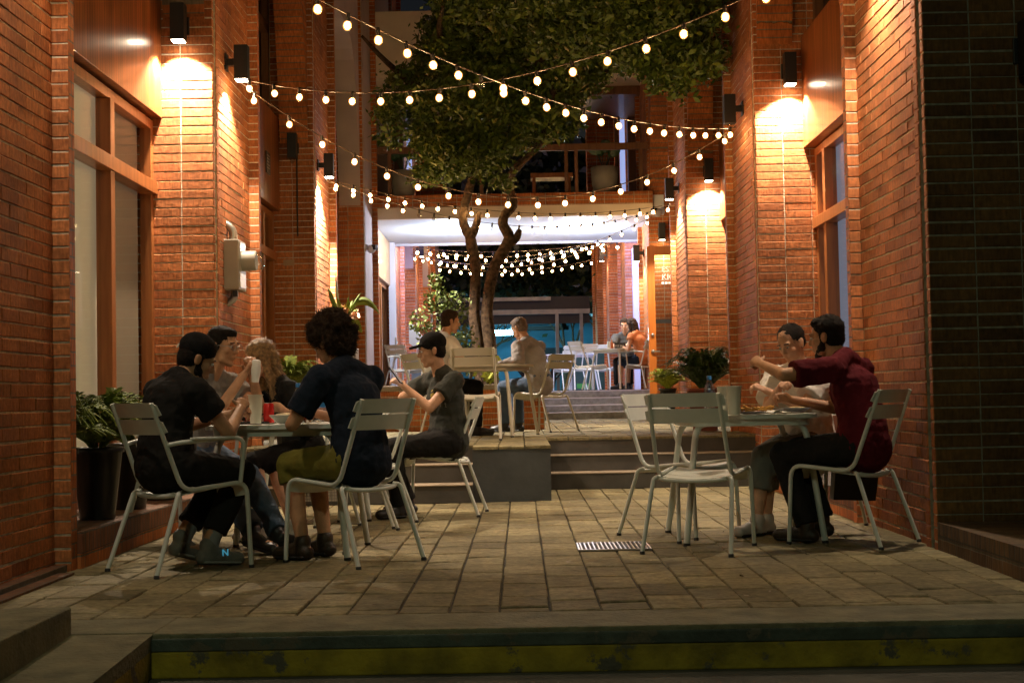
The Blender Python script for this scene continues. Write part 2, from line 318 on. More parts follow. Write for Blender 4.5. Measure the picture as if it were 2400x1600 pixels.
def fillet(pts, r, n=5):
    pts = [Vector(p) for p in pts]; out = [pts[0]]
    for i in range(1, len(pts)-1):
        a, b, c = pts[i-1], pts[i], pts[i+1]; da = (a-b); dc = (c-b); q = min(r, da.length*.48, dc.length*.48)
        p0 = b+da.normalized()*q; p2 = b+dc.normalized()*q
        for k in range(n+1):
            t = k/n; out.append(p0*(1-t)**2+b*2*t*(1-t)+p2*t*t)
    out.append(pts[-1]); return out
# ---------------------------------------------------------------- ground, plaza, steps
def st(mb, name, mats, **k): return tag(mb.build(name, mats, **k), kind='structure')
b = MB(); b.box(-60, 60, -30, 5.4, -.6, -.168); st(b, 'road', M['road'])
b = MB(); b.box(-60, 60, 28, 220, .2, .935); st(b, 'ground', M['conc'])
b = MB()
b.box(-1.41, 2.9, 5.40, 5.79, -.5, 0, 0); b.box(-3.0, -1.41, 5.43, 5.79, -.5, 0, 0)
b.box(-1.41, 9, 5.388, 5.401, -.068, -.018, 1); b.box(-1.41, 9, 5.388, 5.401, -.168, -.0685, 2); b.box(2.9, 9, 5.40, 5.79, -.5, 0, 0)
kerb = st(b, 'kerb', [M['conc'], M['grn'], M['yel']], bevel=.008)
b = MB(); b.lathe([(.0001, 0), (.026, 0), (.034, .0)], (0, 0, 0), 14); pass
def blocks(b, x0, x1, y0, y1, z, cuts=None):
    """hand laid paving blocks in columns along the alley, each a little out of level and out of square"""
    rs = random.Random(int(x0*100)+int(y0*10)); nx = int(round((x1-x0)/.205)); w_ = (x1-x0)/nx
    for i in range(nx):
        y = y0-rs.uniform(0, .38)
        while y < y1:
            L_ = rs.choice((.40, .40, .39, .41, .40, .33, .46)); a, c = max(y, y0), min(y+L_, y1); y += L_
            if c-a < .05: continue
            gx = .0035+rs.uniform(0, .0015); g = .006+rs.uniform(0, .003); j = lambda: rs.uniform(-.0035, .0035); h = rs.uniform(-.003, .002); t1, t2 = rs.uniform(-.0025, .0025), rs.uniform(-.0025, .0025)
            P = [(x0+i*w_+gx+j()*.7, a+g+j()), (x0+(i+1)*w_-gx+j()*.7, a+g+j()), (x0+(i+1)*w_-gx+j()*.7, c-g+j()), (x0+i*w_+gx+j()*.7, c-g+j())]; cx = sum(p[0] for p in P)/4; cy_ = sum(p[1] for p in P)/4
            V = [(p[0], p[1], z-.028) for p in P]+[(p[0], p[1], z+h-.006+(t1 if k in (1, 2) else -t1)+(t2 if k > 1 else -t2)) for k, p in enumerate(P)]+[(p[0]+(.0035 if p[0] < cx else -.0035), p[1]+(.010 if p[1] < cy_ else -.010), z+h+(t1 if k in (1, 2) else -t1)+(t2 if k > 1 else -t2)) for k, p in enumerate(P)]
            b.add(V, [(k, (k+1) % 4, 4+(k+1) % 4, 4+k) for k in range(4)]+[(4+k, 4+(k+1) % 4, 8+(k+1) % 4, 8+k) for k in range(4)]+[(8, 9, 10, 11)], 0)
b = MB(); b.box(-3.0, 2.9, 5.7905, 13.9, -.3, -.011, 1); blocks(b, -3.0, .313, 5.795, 13.5, 0); blocks(b, .313, .723, 5.795, 7.965, 0); blocks(b, .313, .723, 8.395, 13.5, 0); blocks(b, .723, 2.9, 5.795, 13.5, 0); st(b, 'paved_plaza', [M['block'], M['grout']])
b = MB()
b.box(-.407, .24, 11.8, 13.9, 0, .44, 2)
b.box(-3, -.407, 12.35, 13.9, .1, .448, 1)
b.box(-3, 3, 13.9, 24.0, .1, .448, 1)
b.box(.24, 3, 13.8, 13.9, .1, .448, 1); blocks(b, -2.95, -.41, 12.335, 24.0, .462); blocks(b, -.41, .245, 11.785, 24.0, .462); blocks(b, .245, 2.95, 13.785, 24.0, .462)
st(b, 'raised_terrace', [M['block'], M['stepd'], plain('cool_grey_render', (.060, .066, .066), .8, .2, 4, .3)])
b = MB()
for i, (y, z) in enumerate([(11.75, .153), (12.05, .306)]):
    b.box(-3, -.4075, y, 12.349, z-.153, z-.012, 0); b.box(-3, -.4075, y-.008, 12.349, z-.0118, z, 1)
for i, (y, z) in enumerate([(13.2, .153), (13.5, .306)]):
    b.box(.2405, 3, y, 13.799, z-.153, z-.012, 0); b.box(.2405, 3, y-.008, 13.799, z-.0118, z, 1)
st(b, 'lower_steps', [M['stepd'], M['steptop']], bevel=.004)
b = MB()
for i in range(4):
    z0 = .46+.1225*i; y = 24.0+.3*i
    b.box(-3, 3, y, 25.5, z0, z0+.105, 0); b.box(-3, 3, y-.012, 25.5, z0+.1052, z0+.1225, 1)  # light falling on the treads is put into their white colour
st(b, 'upper_steps', [M['stepg'], M['pwhite']])
b = MB(); b.box(-3, 3, 25.5, 44, .2, .95); st(b, 'upper_floor', M['stepg'])
# concrete ramp and upstand box at the left
b = MB(); b.add([(-8, 5.43, -.005), (-1.41, 5.43, -.005), (-1.41, 2.2, -.13), (-8, 2.2, -.13), (-8, 5.43, -.5), (-1.41, 5.43, -.5), (-1.41, 2.2, -.5), (-8, 2.2, -.5)], [(3, 2, 1, 0), (4, 5, 6, 7), (2, 3, 7, 6), (3, 0, 4, 7), (0, 1, 5, 4)], 0)
b.add([(-1.41, 5.43, -.005), (-1.41, 2.2, -.13), (-1.41, 2.2, -.5), (-1.41, 5.43, -.5)], [(0, 3, 2, 1)], 0)
b.add([(-1.404, 5.36, -.06), (-1.404, 2.2, -.18), (-1.404, 2.2, -.5), (-1.404, 5.2, -.5)], [(0, 3, 2, 1)], 1)
st(b, 'concrete_ramp', [M['conc'], M['yel']])
b = MB(); b.box(-5, -1.725, 3.0, 5.44, -.12, .10); o = b.build('low_parapet', M['conc'], bevel=.006)
tag(o, 'low concrete upstand with pale edge at the corner of the kerb', 'parapet')
b = MB(); b.box(-3.0, -2.38, 5.80, 7.44, 0, .035); b.box(-3, -2.30, 5.80, 7.3, 0, .012); st(b, 'wall_footing', M['bt'])
# ---------------------------------------------------------------- the two brick buildings
def wallmesh(b, poly, z0, z1):
    ar = sum(poly[i][0]*poly[(i+1) % len(poly)][1]-poly[(i+1) % len(poly)][0]*poly[i][1] for i in range(len(poly)))
    if ar < 0: poly = poly[::-1]
    n = len(poly); V = [(x, y, z0) for x, y in poly]+[(x, y, z1) for x, y in poly]
    b.add(V, [tuple(range(n))[::-1]], 1); b.add(V, [tuple(range(n, 2*n))], 1)
    for i in range(n):
        j = (i+1) % n; dx, dy = poly[j][0]-poly[i][0], poly[j][1]-poly[i][1]
        b.add(V, [(i, j, n+j, n+i)], 0 if abs(dx) > abs(dy) else 1)
ZT = 9.2
def building(s, name, label, F0, xc, xs, xt, xw, xp, so, fm, zb):
    root = thing(name, label, 'brick building', (s*3.0, 12, 0))
    inv = Matrix.Translation((-s*3.0, -12, 0))
    def child(b, nm, mats, parent=None, **k):
        o = b.build(nm, mats, **k)
        if parent is None: o.parent = root; o.matrix_parent_inverse = inv
        else: o.parent = parent
        return o
    for k, d in enumerate(F0):
        z0 = zb(d)
        b = MB(); X = lambda v: s*v
        wallmesh(b, [(X(4.2), d), (X(xc), d), (X(xc), d+.055), (X(xc+.045), d+.055), (X(xc+.045), d+.125), (X(xc), d+.125), (X(xs), d+.20), (X(xs), d+so), (X(xs+.5), d+so), (X(xs+.5), d+so+.1), (X(4.2), d+so+.1)], z0, ZT)
        real = d < 21
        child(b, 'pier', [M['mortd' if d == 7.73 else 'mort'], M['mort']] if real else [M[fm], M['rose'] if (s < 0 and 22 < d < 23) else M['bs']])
        if real:
            bb = MB(); nc = int((ZT-z0)/.072)
            def br1(u0, u1, v0, v1, fx, p, mi=0):
                e_ = .003; q = [(u0, v0), (u1, v0), (u1, v1), (u0, v1)]; q2 = [(u0+e_, v0+e_), (u1-e_, v0+e_), (u1-e_, v1-e_), (u0+e_, v1-e_)]
                V = [fx(a, c, -.002) for a, c in q]+[fx(a, c, p-.003) for a, c in q]+[fx(a, c, p) for a, c in q2]
                F = [(k_, (k_+1) % 4, 4+(k_+1) % 4, 4+k_) for k_ in range(4)]+[(4+k_, 4+(k_+1) % 4, 8+(k_+1) % 4, 8+k_) for k_ in range(4)]+[(8, 9, 10, 11)]
                bb.add(V, F, mi)
            rs = random.Random(int(d*10)+s); J = lambda a=.0015: rs.uniform(-a, a)
            for r in range(nc):
                v0 = z0+r*.072+.005+J(); v1 = v0+.0622+J()
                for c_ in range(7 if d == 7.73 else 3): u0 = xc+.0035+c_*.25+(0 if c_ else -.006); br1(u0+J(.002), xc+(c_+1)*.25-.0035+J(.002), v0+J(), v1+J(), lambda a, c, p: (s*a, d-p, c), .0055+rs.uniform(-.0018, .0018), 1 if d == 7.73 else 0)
                br1(xt-.003+J(), xs+.50, v0, v1, lambda a, c, p: (s*a, d+so-p, c), .0055+J(.0015))
                br1(d-.003, d+.052, v0, v1, lambda a, c, p: (s*(xc-p), a, c), .006); br1(d+.128, d+.203, v0, v1, lambda a, c, p: (s*(xc-p), a, c), .006)
                y_ = d+.205-(.1175 if r % 2 else 0)
                while y_ < d+so-.01:
                    a_, b_ = max(y_, d+.205), min(y_+.235, d+so-.008)
                    if b_-a_ > .03: br1(a_+.003+J(.003), b_-.003+J(.003), v0+J(), v1+J(), lambda a, c, p: (s*(xs-p), a, c), .007+rs.uniform(-.0025, .0025))
                    y_ += .235
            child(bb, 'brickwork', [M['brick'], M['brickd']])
        b = MB(); wallmesh(b, [(X(xt), d+so), (X(xt), d+so+.10), (X(xs+.5), d+so+.10), (X(xs+.5), d+so+.001), (X(xs), d+so+.001), (X(xs), d+so)], z0, ZT)
        child(b, 'brick_strip', [M['mort'] if d < 21 else M['bstrip'], M['bs']])
        # tall pointed arch over the recess
        y0, y1 = d+so+.10, d+5.5; zs, za = 3.9, 6.35; P = []
        for i in range(33):
            t = .5-.5*math.cos(math.pi*i/32); P.append((y0+(y1-y0)*t, zs+(za-zs)*(1-abs(2*t-1)**4.6)))
        P = [(y0, ZT)]+P+[(y1, ZT)]
        b = MB(); xa, xb = sorted((X(xs), X(xs+.33)))
        b.prism(P, xa, xb, 0, axis='X'); child(b, 'arch_wall', [M['rose'] if s < 0 and d > 15 else M['bs']])
    return root, child
zl = lambda d: -.1 if d < 11 else (.1 if d < 24 else .3)
L, Lc = building(-1, 'left_brick_building', 'orange brick building with wood framed windows and beige blinds on the left of the alley', [.18, 5.68, 11.18, 16.70, 22.2, 27.7, 33.2, 38.7], 2.40, 2.455, 2.365, 2.87, 2.80, 1.78, 'bfl', zl)
Rb, Rc = building(1, 'right_brick_building', 'orange brick building with sconces and an open glass door on the right of the alley', [7.73, 13.2, 18.7, 24.2, 29.7, 35.2, 40.7], 2.24, 2.27, 2.195, 2.78, 2.68, 1.65, 'bfr', zl)
# dark near wing on the right, above the low plinth
b = MB(); b.box(2.26, 9, 2.0, 7.73, -.1, .11, 0); pl = Rc(b, 'plinth', [M['conc']]); 
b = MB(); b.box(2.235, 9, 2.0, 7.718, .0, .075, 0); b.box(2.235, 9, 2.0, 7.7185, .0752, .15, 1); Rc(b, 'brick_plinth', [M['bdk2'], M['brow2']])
b = MB(); b.box(-2.87, -2.345, 7.565, 11.178, -.05, .08, 0); b.box(-2.87, -2.335, 7.565, 11.179, .0802, .19, 1); b.box(-2.86, -2.345, 7.57, 11.17, .1902, .194, 2); Lc(b, 'brick_plinth', [M['bs'], M['brow'], M['bt']])
b = MB(); b.box(2.21, 2.78, 9.49, 13.19, -.05, .08, 0); b.box(2.20, 2.78, 9.49, 13.195, .0802, .19, 1); Rc(b, 'brick_plinth', [M['bs'], M['brow']])
def glazing(child, s, x, y0, y1, z0, z1, ys, zs, pane, nm='window', depth=.09, fw=.075, blindoff=.07, mats=None):
    """wood frame on the plane X=s*x with mullions at ys and transoms at zs; blinds or a lit room behind the panes"""
    b = MB(); xa, xb = sorted((s*(x), s*(x+depth)))
    b.box(xa, xb, y0, y0+fw, z0, z1); b.box(xa, xb, y1-fw, y1, z0, z1); b.box(xa, xb, y0+fw, y1-fw, z1-fw, z1); b.box(xa, xb, y0+fw, y1-fw, z0, z0+fw)
    f = child(b, nm, [M['wood']], bevel=.004)
    for yy in ys:
        b = MB(); q = .02; xa2, xb2 = sorted((s*(x-q), s*(x+depth-.002))); b.box(xa2, xb2, yy-.05, yy+.05, z0+fw, z1-fw); o = b.build('mullion', [M['wood']], bevel=.004); o.parent = f
    for zz in zs:
        b = MB(); xa2, xb2 = sorted((s*(x-.035), s*(x+depth-.004))); b.box(xa2, xb2, y0+.003, y1-.003, zz-.05, zz+.05); o = b.build('transom', [M['wood']], bevel=.004); o.parent = f
    b = MB(); xa, xb = sorted((s*(x+.05), s*(x+.055))); b.box(xa, xb, y0+.02, y1-.02, z0+.02, z1-.02); o = b.build('pane', [M['glass']]); o.parent = f
    xa, xb = sorted((s*(x+depth+blindoff), s*(x+depth+blindoff+.01)))
    for (a, c, m_) in pane:
        b = MB(); b.box(xa, xb, a, c, z0, z1); o = b.build('blind', [M[m_]]); o.parent = f
    b = MB(); xa, xb = sorted((s*(x+.32), s*(x+.45))); b.box(xa, xb, y0-.3, y1+.3, z0-.3, z1+5); o = b.build('dark_room', [M['dark']]); o.parent = f
    return f
glazing(Lc, -1, 2.87, 7.57, 11.175, .19, 3.10, [8.75, 9.98], [2.56], [(7.6, 10.03, 'blind'), (10.2, 11.1, 'blindd')], blindoff=.02)
glazing(Rc, 1, 2.78, 9.5, 13.195, .19, 3.12, [10.4, 11.55, 12.74], [2.42], [(9.5, 13.15, 'bluegl')])
glazing(Lc, -1, 2.87, 13.08, 16.695, .46, 3.08, [14.0, 15.0, 15.95], [2.56], [(13.1, 15, 'blindd')])
glazing(Rc, 1, 2.78, 14.97, 18.695, .46, 3.08, [15.9, 16.8, 17.8], [2.42], [(15, 18.6, 'blindd')])
glazing(Lc, -1, 2.87, 18.6, 22.195, .46, 3.08, [19.8, 21.0], [2.56], [(18.7, 22, 'blindd')])
glazing(Lc, -1, 2.56, 24.12, 27.69, .95, 3.05, [25.2, 26.3], [], [(24.2, 27, 'blindd')], nm='glass_door')
glazing(Rc, 1, 2.78, 20.47, 24.19, .46, 3.08, [21.6], [2.42], [(20.5, 24, 'blindd')])
for (ch, s, x, y0, y1, z0, z1, m_) in [(Lc, -1, 2.80, 7.575, 11.178, 3.12, 4.17, 'wpan'), (Rc, 1, 2.68, 9.49, 13.198, 3.13, 4.17, 'wpan'), (Lc, -1, 2.80, 13.075, 16.698, 3.10, 4.2, 'wpan'), (Rc, 1, 2.68, 14.96, 18.698, 3.13, 4.17, 'wpan'), (Lc, -1, 2.80, 18.59, 22.198, 3.10, 4.2, 'wpan'), (Rc, 1, 2.68, 20.46, 24.198, 3.13, 3.88, 'wpan'), (Lc, -1, 2.48, 24.09, 27.69, 3.05, 3.89, 'wpale')]:
    b = MB(); xa, xb = sorted((s*x, s*(x+.30))); b.box(xa, xb, y0, y1, z0, z1); ch(b, 'board_panel', [M[m_]], bevel=.003)
for (ch, s, xw, y0, y1) in [(Lc, -1, 2.9, 7.57, 11.17), (Rc, 1, 2.8, 9.49, 13.19), (Lc, -1, 2.9, 13.07, 16.69), (Rc, 1, 2.8, 14.96, 18.69), (Lc, -1, 2.9, 18.59, 22.19), (Rc, 1, 2.8, 20.46, 24.19)]:
    b = MB(); xa, xb = sorted((s*xw, s*(xw+.08)))
    for yy in np.linspace(y0+.05, y1-.05, 4): b.box(xa, xb, yy-.05, yy+.05, 4.2, ZT)
    b.box(xa, xb, y0, y1, 5.2, 5.3); f = ch(b, 'upper_window', [M['wbalc']])
    b = MB(); xa, xb = sorted((s*(xw+.09), s*(xw+.14))); b.box(xa, xb, y0-.2, y1+.2, 4.19, ZT); o = b.build('pane', [M['dark']]); o.parent = f
# far walls behind the recesses beyond the passage
for (ch, s, x, y0, y1) in [(Lc, -1, 2.75, 29.5, 33.2), (Rc, 1, 2.75, 25.9, 29.7), (Lc, -1, 2.75, 35, 38.7), (Rc, 1, 2.75, 31.4, 35.2), (Rc, 1, 2.75, 36.9, 40.7)]:
    b = MB(); xa, xb = sorted((s*x, s*(x+.1))); b.box(xa, xb, y0, y1, .9, ZT); ch(b, 'plaster_wall', [M['pwhite']])
for (ch, s, x, y) in [(Lc, -1, 2.39, 27.55), (Rc, 1, 2.37, 29.5), (Rc, 1, 2.29, 30.0)]:
    b = MB(); xa, xb = sorted((s*x, s*(x+.12))); b.box(xa, xb, y-.1, y+.1, .95, 3.89); ch(b, 'plaster_post', [M['pwhite']])
# small yellowish plate, dark plaque
b = MB(); b.box(-.065, .065, -.012, 0, -.035, .035); b.lathe([(.006, 0), (.006, .004)], (0, 0, 0), 8, 1)
o = b.build('wooden_name_plate', [M['wpale'], M['black']]); o.location = (-2.70, 16.698, 2.49); tag(o, 'small pale plate screwed to the brick pier beside the left doorway', 'plate')
b = MB(); b.box(0, .012, -.12, .12, -.12, .12, 0)
for i in range(5): b.box(.0125, .014, -.09, -.09+.18*(.9-.12*(i % 3)), .075-.035*i, .087-.035*i, 1)
o = b.build('wall_plaque', [M['black'], M['steel']]); o.location = (-2.798, 15.9, 3.54); tag(o, 'small black plaque with pale lines on the wooden panel above the left doorway', 'plaque')
# ---------------------------------------------------------------- passage bridge with balcony
br = thing('passage_bridge', 'cream and brick balcony bridge crossing the alley above the steps', 'balcony', (0, 24, 3.9))
bi = Matrix.Translation((0, -24, -3.9))
def bp_(b, nm, mats, **k):
    o = b.build(nm, mats, **k); o.parent = br; o.matrix_parent_inverse = bi; return o
b = MB(); b.box(-2.46, 2.30, 24.0, 24.12, 3.90, 4.09, 0); bp_(b, 'front_beam', M['plaster'])
b = MB(); b.box(-2.46, 2.30, 23.985, 24.12, 4.0905, 4.30, 0); bp_(b, 'brick_band', M['bfr'])
b = MB(); b.box(-2.6, 2.5, 24.121, 28.0, 3.905, 4.25, 0); bp_(b, 'ceiling_slab', M['ceil'])
b = MB(); b.box(-2.6, 2.5, 27.9, 28.0, 3.86, 3.9045, 0); bp_(b, 'back_edge', M['pwhite'])
b = MB(); b.box(-2.40, 2.25, 24.05, 24.13, 5.03, 5.14); bp_(b, 'top_rail', M['wbalc'])
for x in (-2.16, -.6, .85, 1.02, 2.12):
    b = MB(); b.box(x-.03, x+.03, 24.06, 24.12, 4.30, 5.029); bp_(b, 'rail_post', M['wbalc'])
b = MB(); b.box(-2.8, 2.6, 24.6, 25.6, 6.45, 7.62, 0); bp_(b, 'upper_beam', M['plaster'])
b = MB(); b.box(-2.8, 2.6, 25.62, 28, 6.3, 6.45, 0); bp_(b, 'upper_ceiling', M['wbalc'])
b = MB(); b.box(-2.6, 2.5, 27.9, 28.0, 4.25, 4.45); b.box(-2.42, -2.22, 27.9, 28, 4.45, 6.3); b.box(1.95, 2.03, 27.88, 28, 4.25, 6.3); b.box(2.2, 2.4, 27.8, 28, 4.25, 6.3); bp_(b, 'back_frame', M['wbalc'])
b = MB(); b.box(-2.0, -1.4, 28.0, 28.3, 4.25, 6.3); bp_(b, 'brick_screen', M['bfl'])
b = MB(); b.box(1.4, 1.94, 28.0, 28.3, 4.25, 6.3); bp_(b, 'brick_screen', M['bfl'])
# plaster edges behind the balcony, the bluish light on them put in as emission
cle = emit('cold_lit_edge', (.45, .55, 1), .7)
for q in (-2.17, 2.06): b = MB(); b.box(q, q+.10, 28.02, 28.1, 4.3, 6.6); bp_(b, 'lit_edge', cle)
b = MB(); b.box(.25, 1.0, 25.0, 25.5, 4.72, 4.80); b.box(.28, .34, 25.02, 25.08, 4.3, 4.72); b.box(.9, .96, 25.02, 25.08, 4.3, 4.72); b.box(.28, .34, 25.42, 25.48, 4.3, 4.72); b.box(.9, .96, 25.42, 25.48, 4.3, 4.72)
o = b.build('wooden_bench', M['wood'], bevel=.005); tag(o, 'low wooden bench on the balcony behind the rail posts', 'bench')
# ceiling lights of the passage: round surface fittings
def lightdata(kind, name, e, c, **k):
    l = bpy.data.lights.new(name, kind); l.energy = e; l.color = c
    for q, v in k.items(): setattr(l, q, v)
    return l
for i, (x, y, lb) in enumerate([(-1.23, 25.6, 'round white ceiling light on the left half of the passage ceiling'), (1.15, 25.8, 'round white ceiling light on the right half of the passage ceiling')]):
    t = thing('ceiling_light', lb, 'ceiling light', (x, y, 3.905), 0, 'lights on the passage ceiling')
    b = MB(); b.lathe([(.10, 0), (.10, -.035), (.085, -.04)], (0, 0, 0), 20); b.build('housing', M['pwhite'], t)
    b = MB(); b.lathe([(.08, -.041), (.075, -.06), (.03, -.07)], (0, 0, 0), 20); b.build('diffuser', M['cool'], t)
    lo = bpy.data.objects.new('lamp', lightdata('POINT', 'ceiling_lamp', 215, (.68, .80, 1), shadow_soft_size=.07)); col.objects.link(lo); lo.parent = t; lo.location = (0, 0, -.19)
# ---------------------------------------------------------------- drain grate
t = thing('drain_grate', 'rusty bar grate over a square drain beside the table in the paving', 'drain grate', (.513, 8.18, 0))
b = MB(); b.box(-.2, .2, -.2, .2, .0012, .0025); b.build('pit', M['dark'], t)
b = MB(); b.box(-.205, -.195, -.2, .2, .001, .009); b.box(.195, .205, -.2, .2, .001, .009); b.box(-.2, .2, .195, .205, .001, .009); b.box(-.2, .2, -.205, -.195, .001, .009); b.build('frame', M['steel'], t)
b = MB()
for i in range(16): x = -.183+i*.0244; b.box(x-.0035, x+.0035, -.196, .196, .0028, .0085)
b.build('bars', M['steel'], t)
# ---------------------------------------------------------------- brick planter of the tree
t = thing('brick_planter', 'low brick planter around the tree on the terrace', 'planter', (-.7, 18.4, .46))
b = MB()
for (x0, x1, y0, y1) in [(-1.0, .988, -1.1, -.96), (-1.0, .988, .96, 1.1), (-1.0, -.86, -.959, .959), (.848, .988, -.959, .959)]: b.box(x0, x1, y0, y1, 0, .5, 0)
o = b.build('brick_rim', M['bfr'], t)
b = MB(); b.box(-1.03, 1.02, -1.13, -.93, .501, .56, 0); b.box(-1.03, 1.02, .93, 1.13, .501, .56, 0); b.build('coping', M['steptop'], t, bevel=.004)
b = MB(); b.box(-.86, .85, -.96, .96, .3, .47); b.build('soil', M['soil'], t)
# ---------------------------------------------------------------- wall lamps
def sconce(loc, side, label, on=1., white=False, lens=True, group='black sconces along the alley walls', wire=False):
    """side: 'F' mounted on a wall facing the camera, 'L' / 'R' on the walls facing the alley"""
    rz = {'F': 0, 'L': R_(-90), 'R': R_(90)}[side] if side != 'F' else 0
    rz = {'F': 0, 'L': R_(90), 'R': R_(-90)}[side]
    t = thing('wall_sconce', label, 'wall lamp', loc, rz, group)
    # local: wall at y=0, lamp hangs at -y
    b = MB(); b.box(-.055, .055, -.02, 0, -.07, .07); b.box(-.022, .022, -.085, -.0205, -.03, .03); b.build('mount', M['black'], t, bevel=.003)
    b = MB(); b.box(-.055, .055, -.20, -.0855, -.15, .14); b.build('housing', M['black'], t, bevel=.004)
    if on:
        b = MB(); b.box(-.045, .045, -.19, -.095, -.158, -.1505); b.build('lens', M['lensw' if white else 'lens'], t)
        lo = bpy.data.objects.new('lamp', lightdata('SPOT', 'sconce_lamp', on, (1, .88, .74) if white else (1, .80, .60), spot_size=R_(118), spot_blend=.35, shadow_soft_size=.035)); col.objects.link(lo); lo.parent = t; lo.location = (0, -.142, -.17)
    else:
        b = MB(); b.ball((0, -.14, -.175), (.03, .03, .04), 0, 10, 8); b.build('bulb', M['bulboff'], t)
    if wire:
        b = MB(); b.tube([(.03, -.012, -.05), (.03, -.012, -.9), (.028, -.012, -1.05)], .009, 6); b.build('conduit', M['black'], t)
    return t
E_ = 560
sconce((-2.63, 11.18, 3.85), 'F', 'black sconce glowing on the left brick pier beside the beige blind window', E_)
sconce((2.545, 13.2, 3.85), 'F', 'black sconce glowing on the right brick pier beside the wooden panel', E_)
sconce((2.52, 18.7, 3.79), 'F', 'small glowing sconce on the middle right brick pier above the dark bush', E_)
sconce((-2.62, 16.7, 3.85), 'F', 'unlit black sconce with a conduit hanging below it', 0, wire=True)
sconce((-2.455, 11.95, 3.74), 'L', 'black sconce on the left side wall above the grey electric meter', E_*.6)
sconce((2.27, 14.05, 3.68), 'R', 'tilted black sconce with a clear unlit bulb at the right end of two light strings', 0)
sconce((-2.455, 17.45, 3.76), 'L', 'brilliant white sconce washing the left side wall beside the arch', E_*3, True)
sconce((2.27, 19.75, 3.72), 'R', 'black sconce on the right side wall beyond the middle pier', E_*.8)
sconce((2.27, 21.5+4.0, 3.4), 'R', 'black sconce on the right wall inside the passage', E_*.2)
sconce((2.27, 8.55, 3.80), 'R', 'black sconce high on the nearest right side wall', E_*.42)
sconce((2.45, 24.2, 3.62), 'F', 'small sconce seen through the glass of the open orange door', E_*.22)
sconce((-2.455, 6.45, 3.80), 'L', 'black sconce high on the nearest left side wall', E_*.16)
sconce((2.78, 7.73, 2.70), 'F', 'unlit black sconce on the dark brick wall at the right edge', 0)
sconce((-2.455, 34.0, 4.4), 'L', 'far black sconce on the purple lit left wall beyond the passage', E_*.08)
sconce((2.27, 36.0, 4.4), 'R', 'far sconce on the salmon lit right wall beyond the passage', E_*.1)
# cool fittings lighting the wall faces just beyond the passage, hung under the back edge
for (x, lb) in ((-2.0, 'small cold floodlight under the passage edge at the left wall'), (1.95, 'small cold floodlight under the passage edge at the right wall')):
    t = thing('floodlight', lb, 'floodlight', (x, 28.12, 3.95), 0, 'cold floodlights at the back of the passage')
    b = MB(); b.box(-.09, .09, -.04, .04, -.06, .06); b.build('housing', M['pwhite'], t, bevel=.004)
    b = MB(); b.box(-.08, .08, .041, .045, -.05, .05); b.build('lens', M['cool'], t)
    lo = bpy.data.objects.new('lamp', lightdata('SPOT', 'flood_lamp', 480, (.34, .36, 1), spot_size=R_(150), spot_blend=.6, shadow_soft_size=.08)); col.objects.link(lo); lo.parent = t; lo.location = (0, .07, 0); lo.rotation_euler = (R_(48), 0, 0)
# ---------------------------------------------------------------- security cameras, meter
def bullet_cam(loc, rz, label):
    t = thing('security_camera', label, 'security camera', loc, rz, 'white security cameras')
    b = MB(); b.lathe([(.055, 0), (.055, .03), (.03, .05)], (0, 0, 0), 14); o = b.build('mount', M['pwhite'], t); o.rotation_euler = (R_(90), 0, 0)
    b = MB(); b.ball((0, -.11, -.03), (.07, .07, .07), 0, 14, 10); b.build('body', M['pwhite'], t)
    b = MB(); b.box(-.04, .04, -.215, -.13, -.045, .035); b.build('lens_hood', M['black'], t, bevel=.01)
bullet_cam((-2.455, 22.9, 3.31), R_(60), 'white ball shaped security camera on the left wall under the balcony')
bullet_cam((2.27, 22.0, 3.70), R_(-60), 'white and black security camera on the right wall under the balcony')
t = thing('electric_meter', 'grey electric meter box with a round dial and bent pipe on the left wall', 'electric meter', (-2.455, 11.95, 2.02), 0)
b = MB(); b.box(0, .13, -.16, .16, -.22, .20); b.build('box', M['box'], t, bevel=.008)
b = MB(); b.lathe([(.085, 0), (.085, .11), (.08, .12)], (0, 0, 0), 22); o = b.build('dial_collar', M['box'], t); o.rotation_euler = (0, R_(90), 0); o.location = (.13, 0, .03)
b = MB(); b.lathe([(.078, 0), (.078, .05), (.06, .065), (.0005, .07)], (0, 0, 0), 22); o2 = b.build('dial_glass', M['bulboff'], t); o2.rotation_euler = (0, R_(90), 0); o2.location = (.245, 0, .03)
b = MB(); b.tube(fillet([(.06, -.02, .19), (.06, -.02, .30), (-.03, -.02, .36)], .07), .035, 10); b.build('pipe', M['steel'], t)
b = MB(); b.tube(fillet([(.06, 0, -.22), (.06, 0, -.29), (-.03, 0, -.34)], .06), .03, 10); b.build('pipe', M['steel'], t)
b = MB(); b.box(.131, .135, -.12, .12, .07, .18); b.box(.131, .135, -.12, .12, -.2, -.08); b.build('cover_plate', M['steel'], t)
b = MB(); b.box(.07, .11, -.12, -.08, -.275, -.225); b.build('seal_lock', M['black'], t)
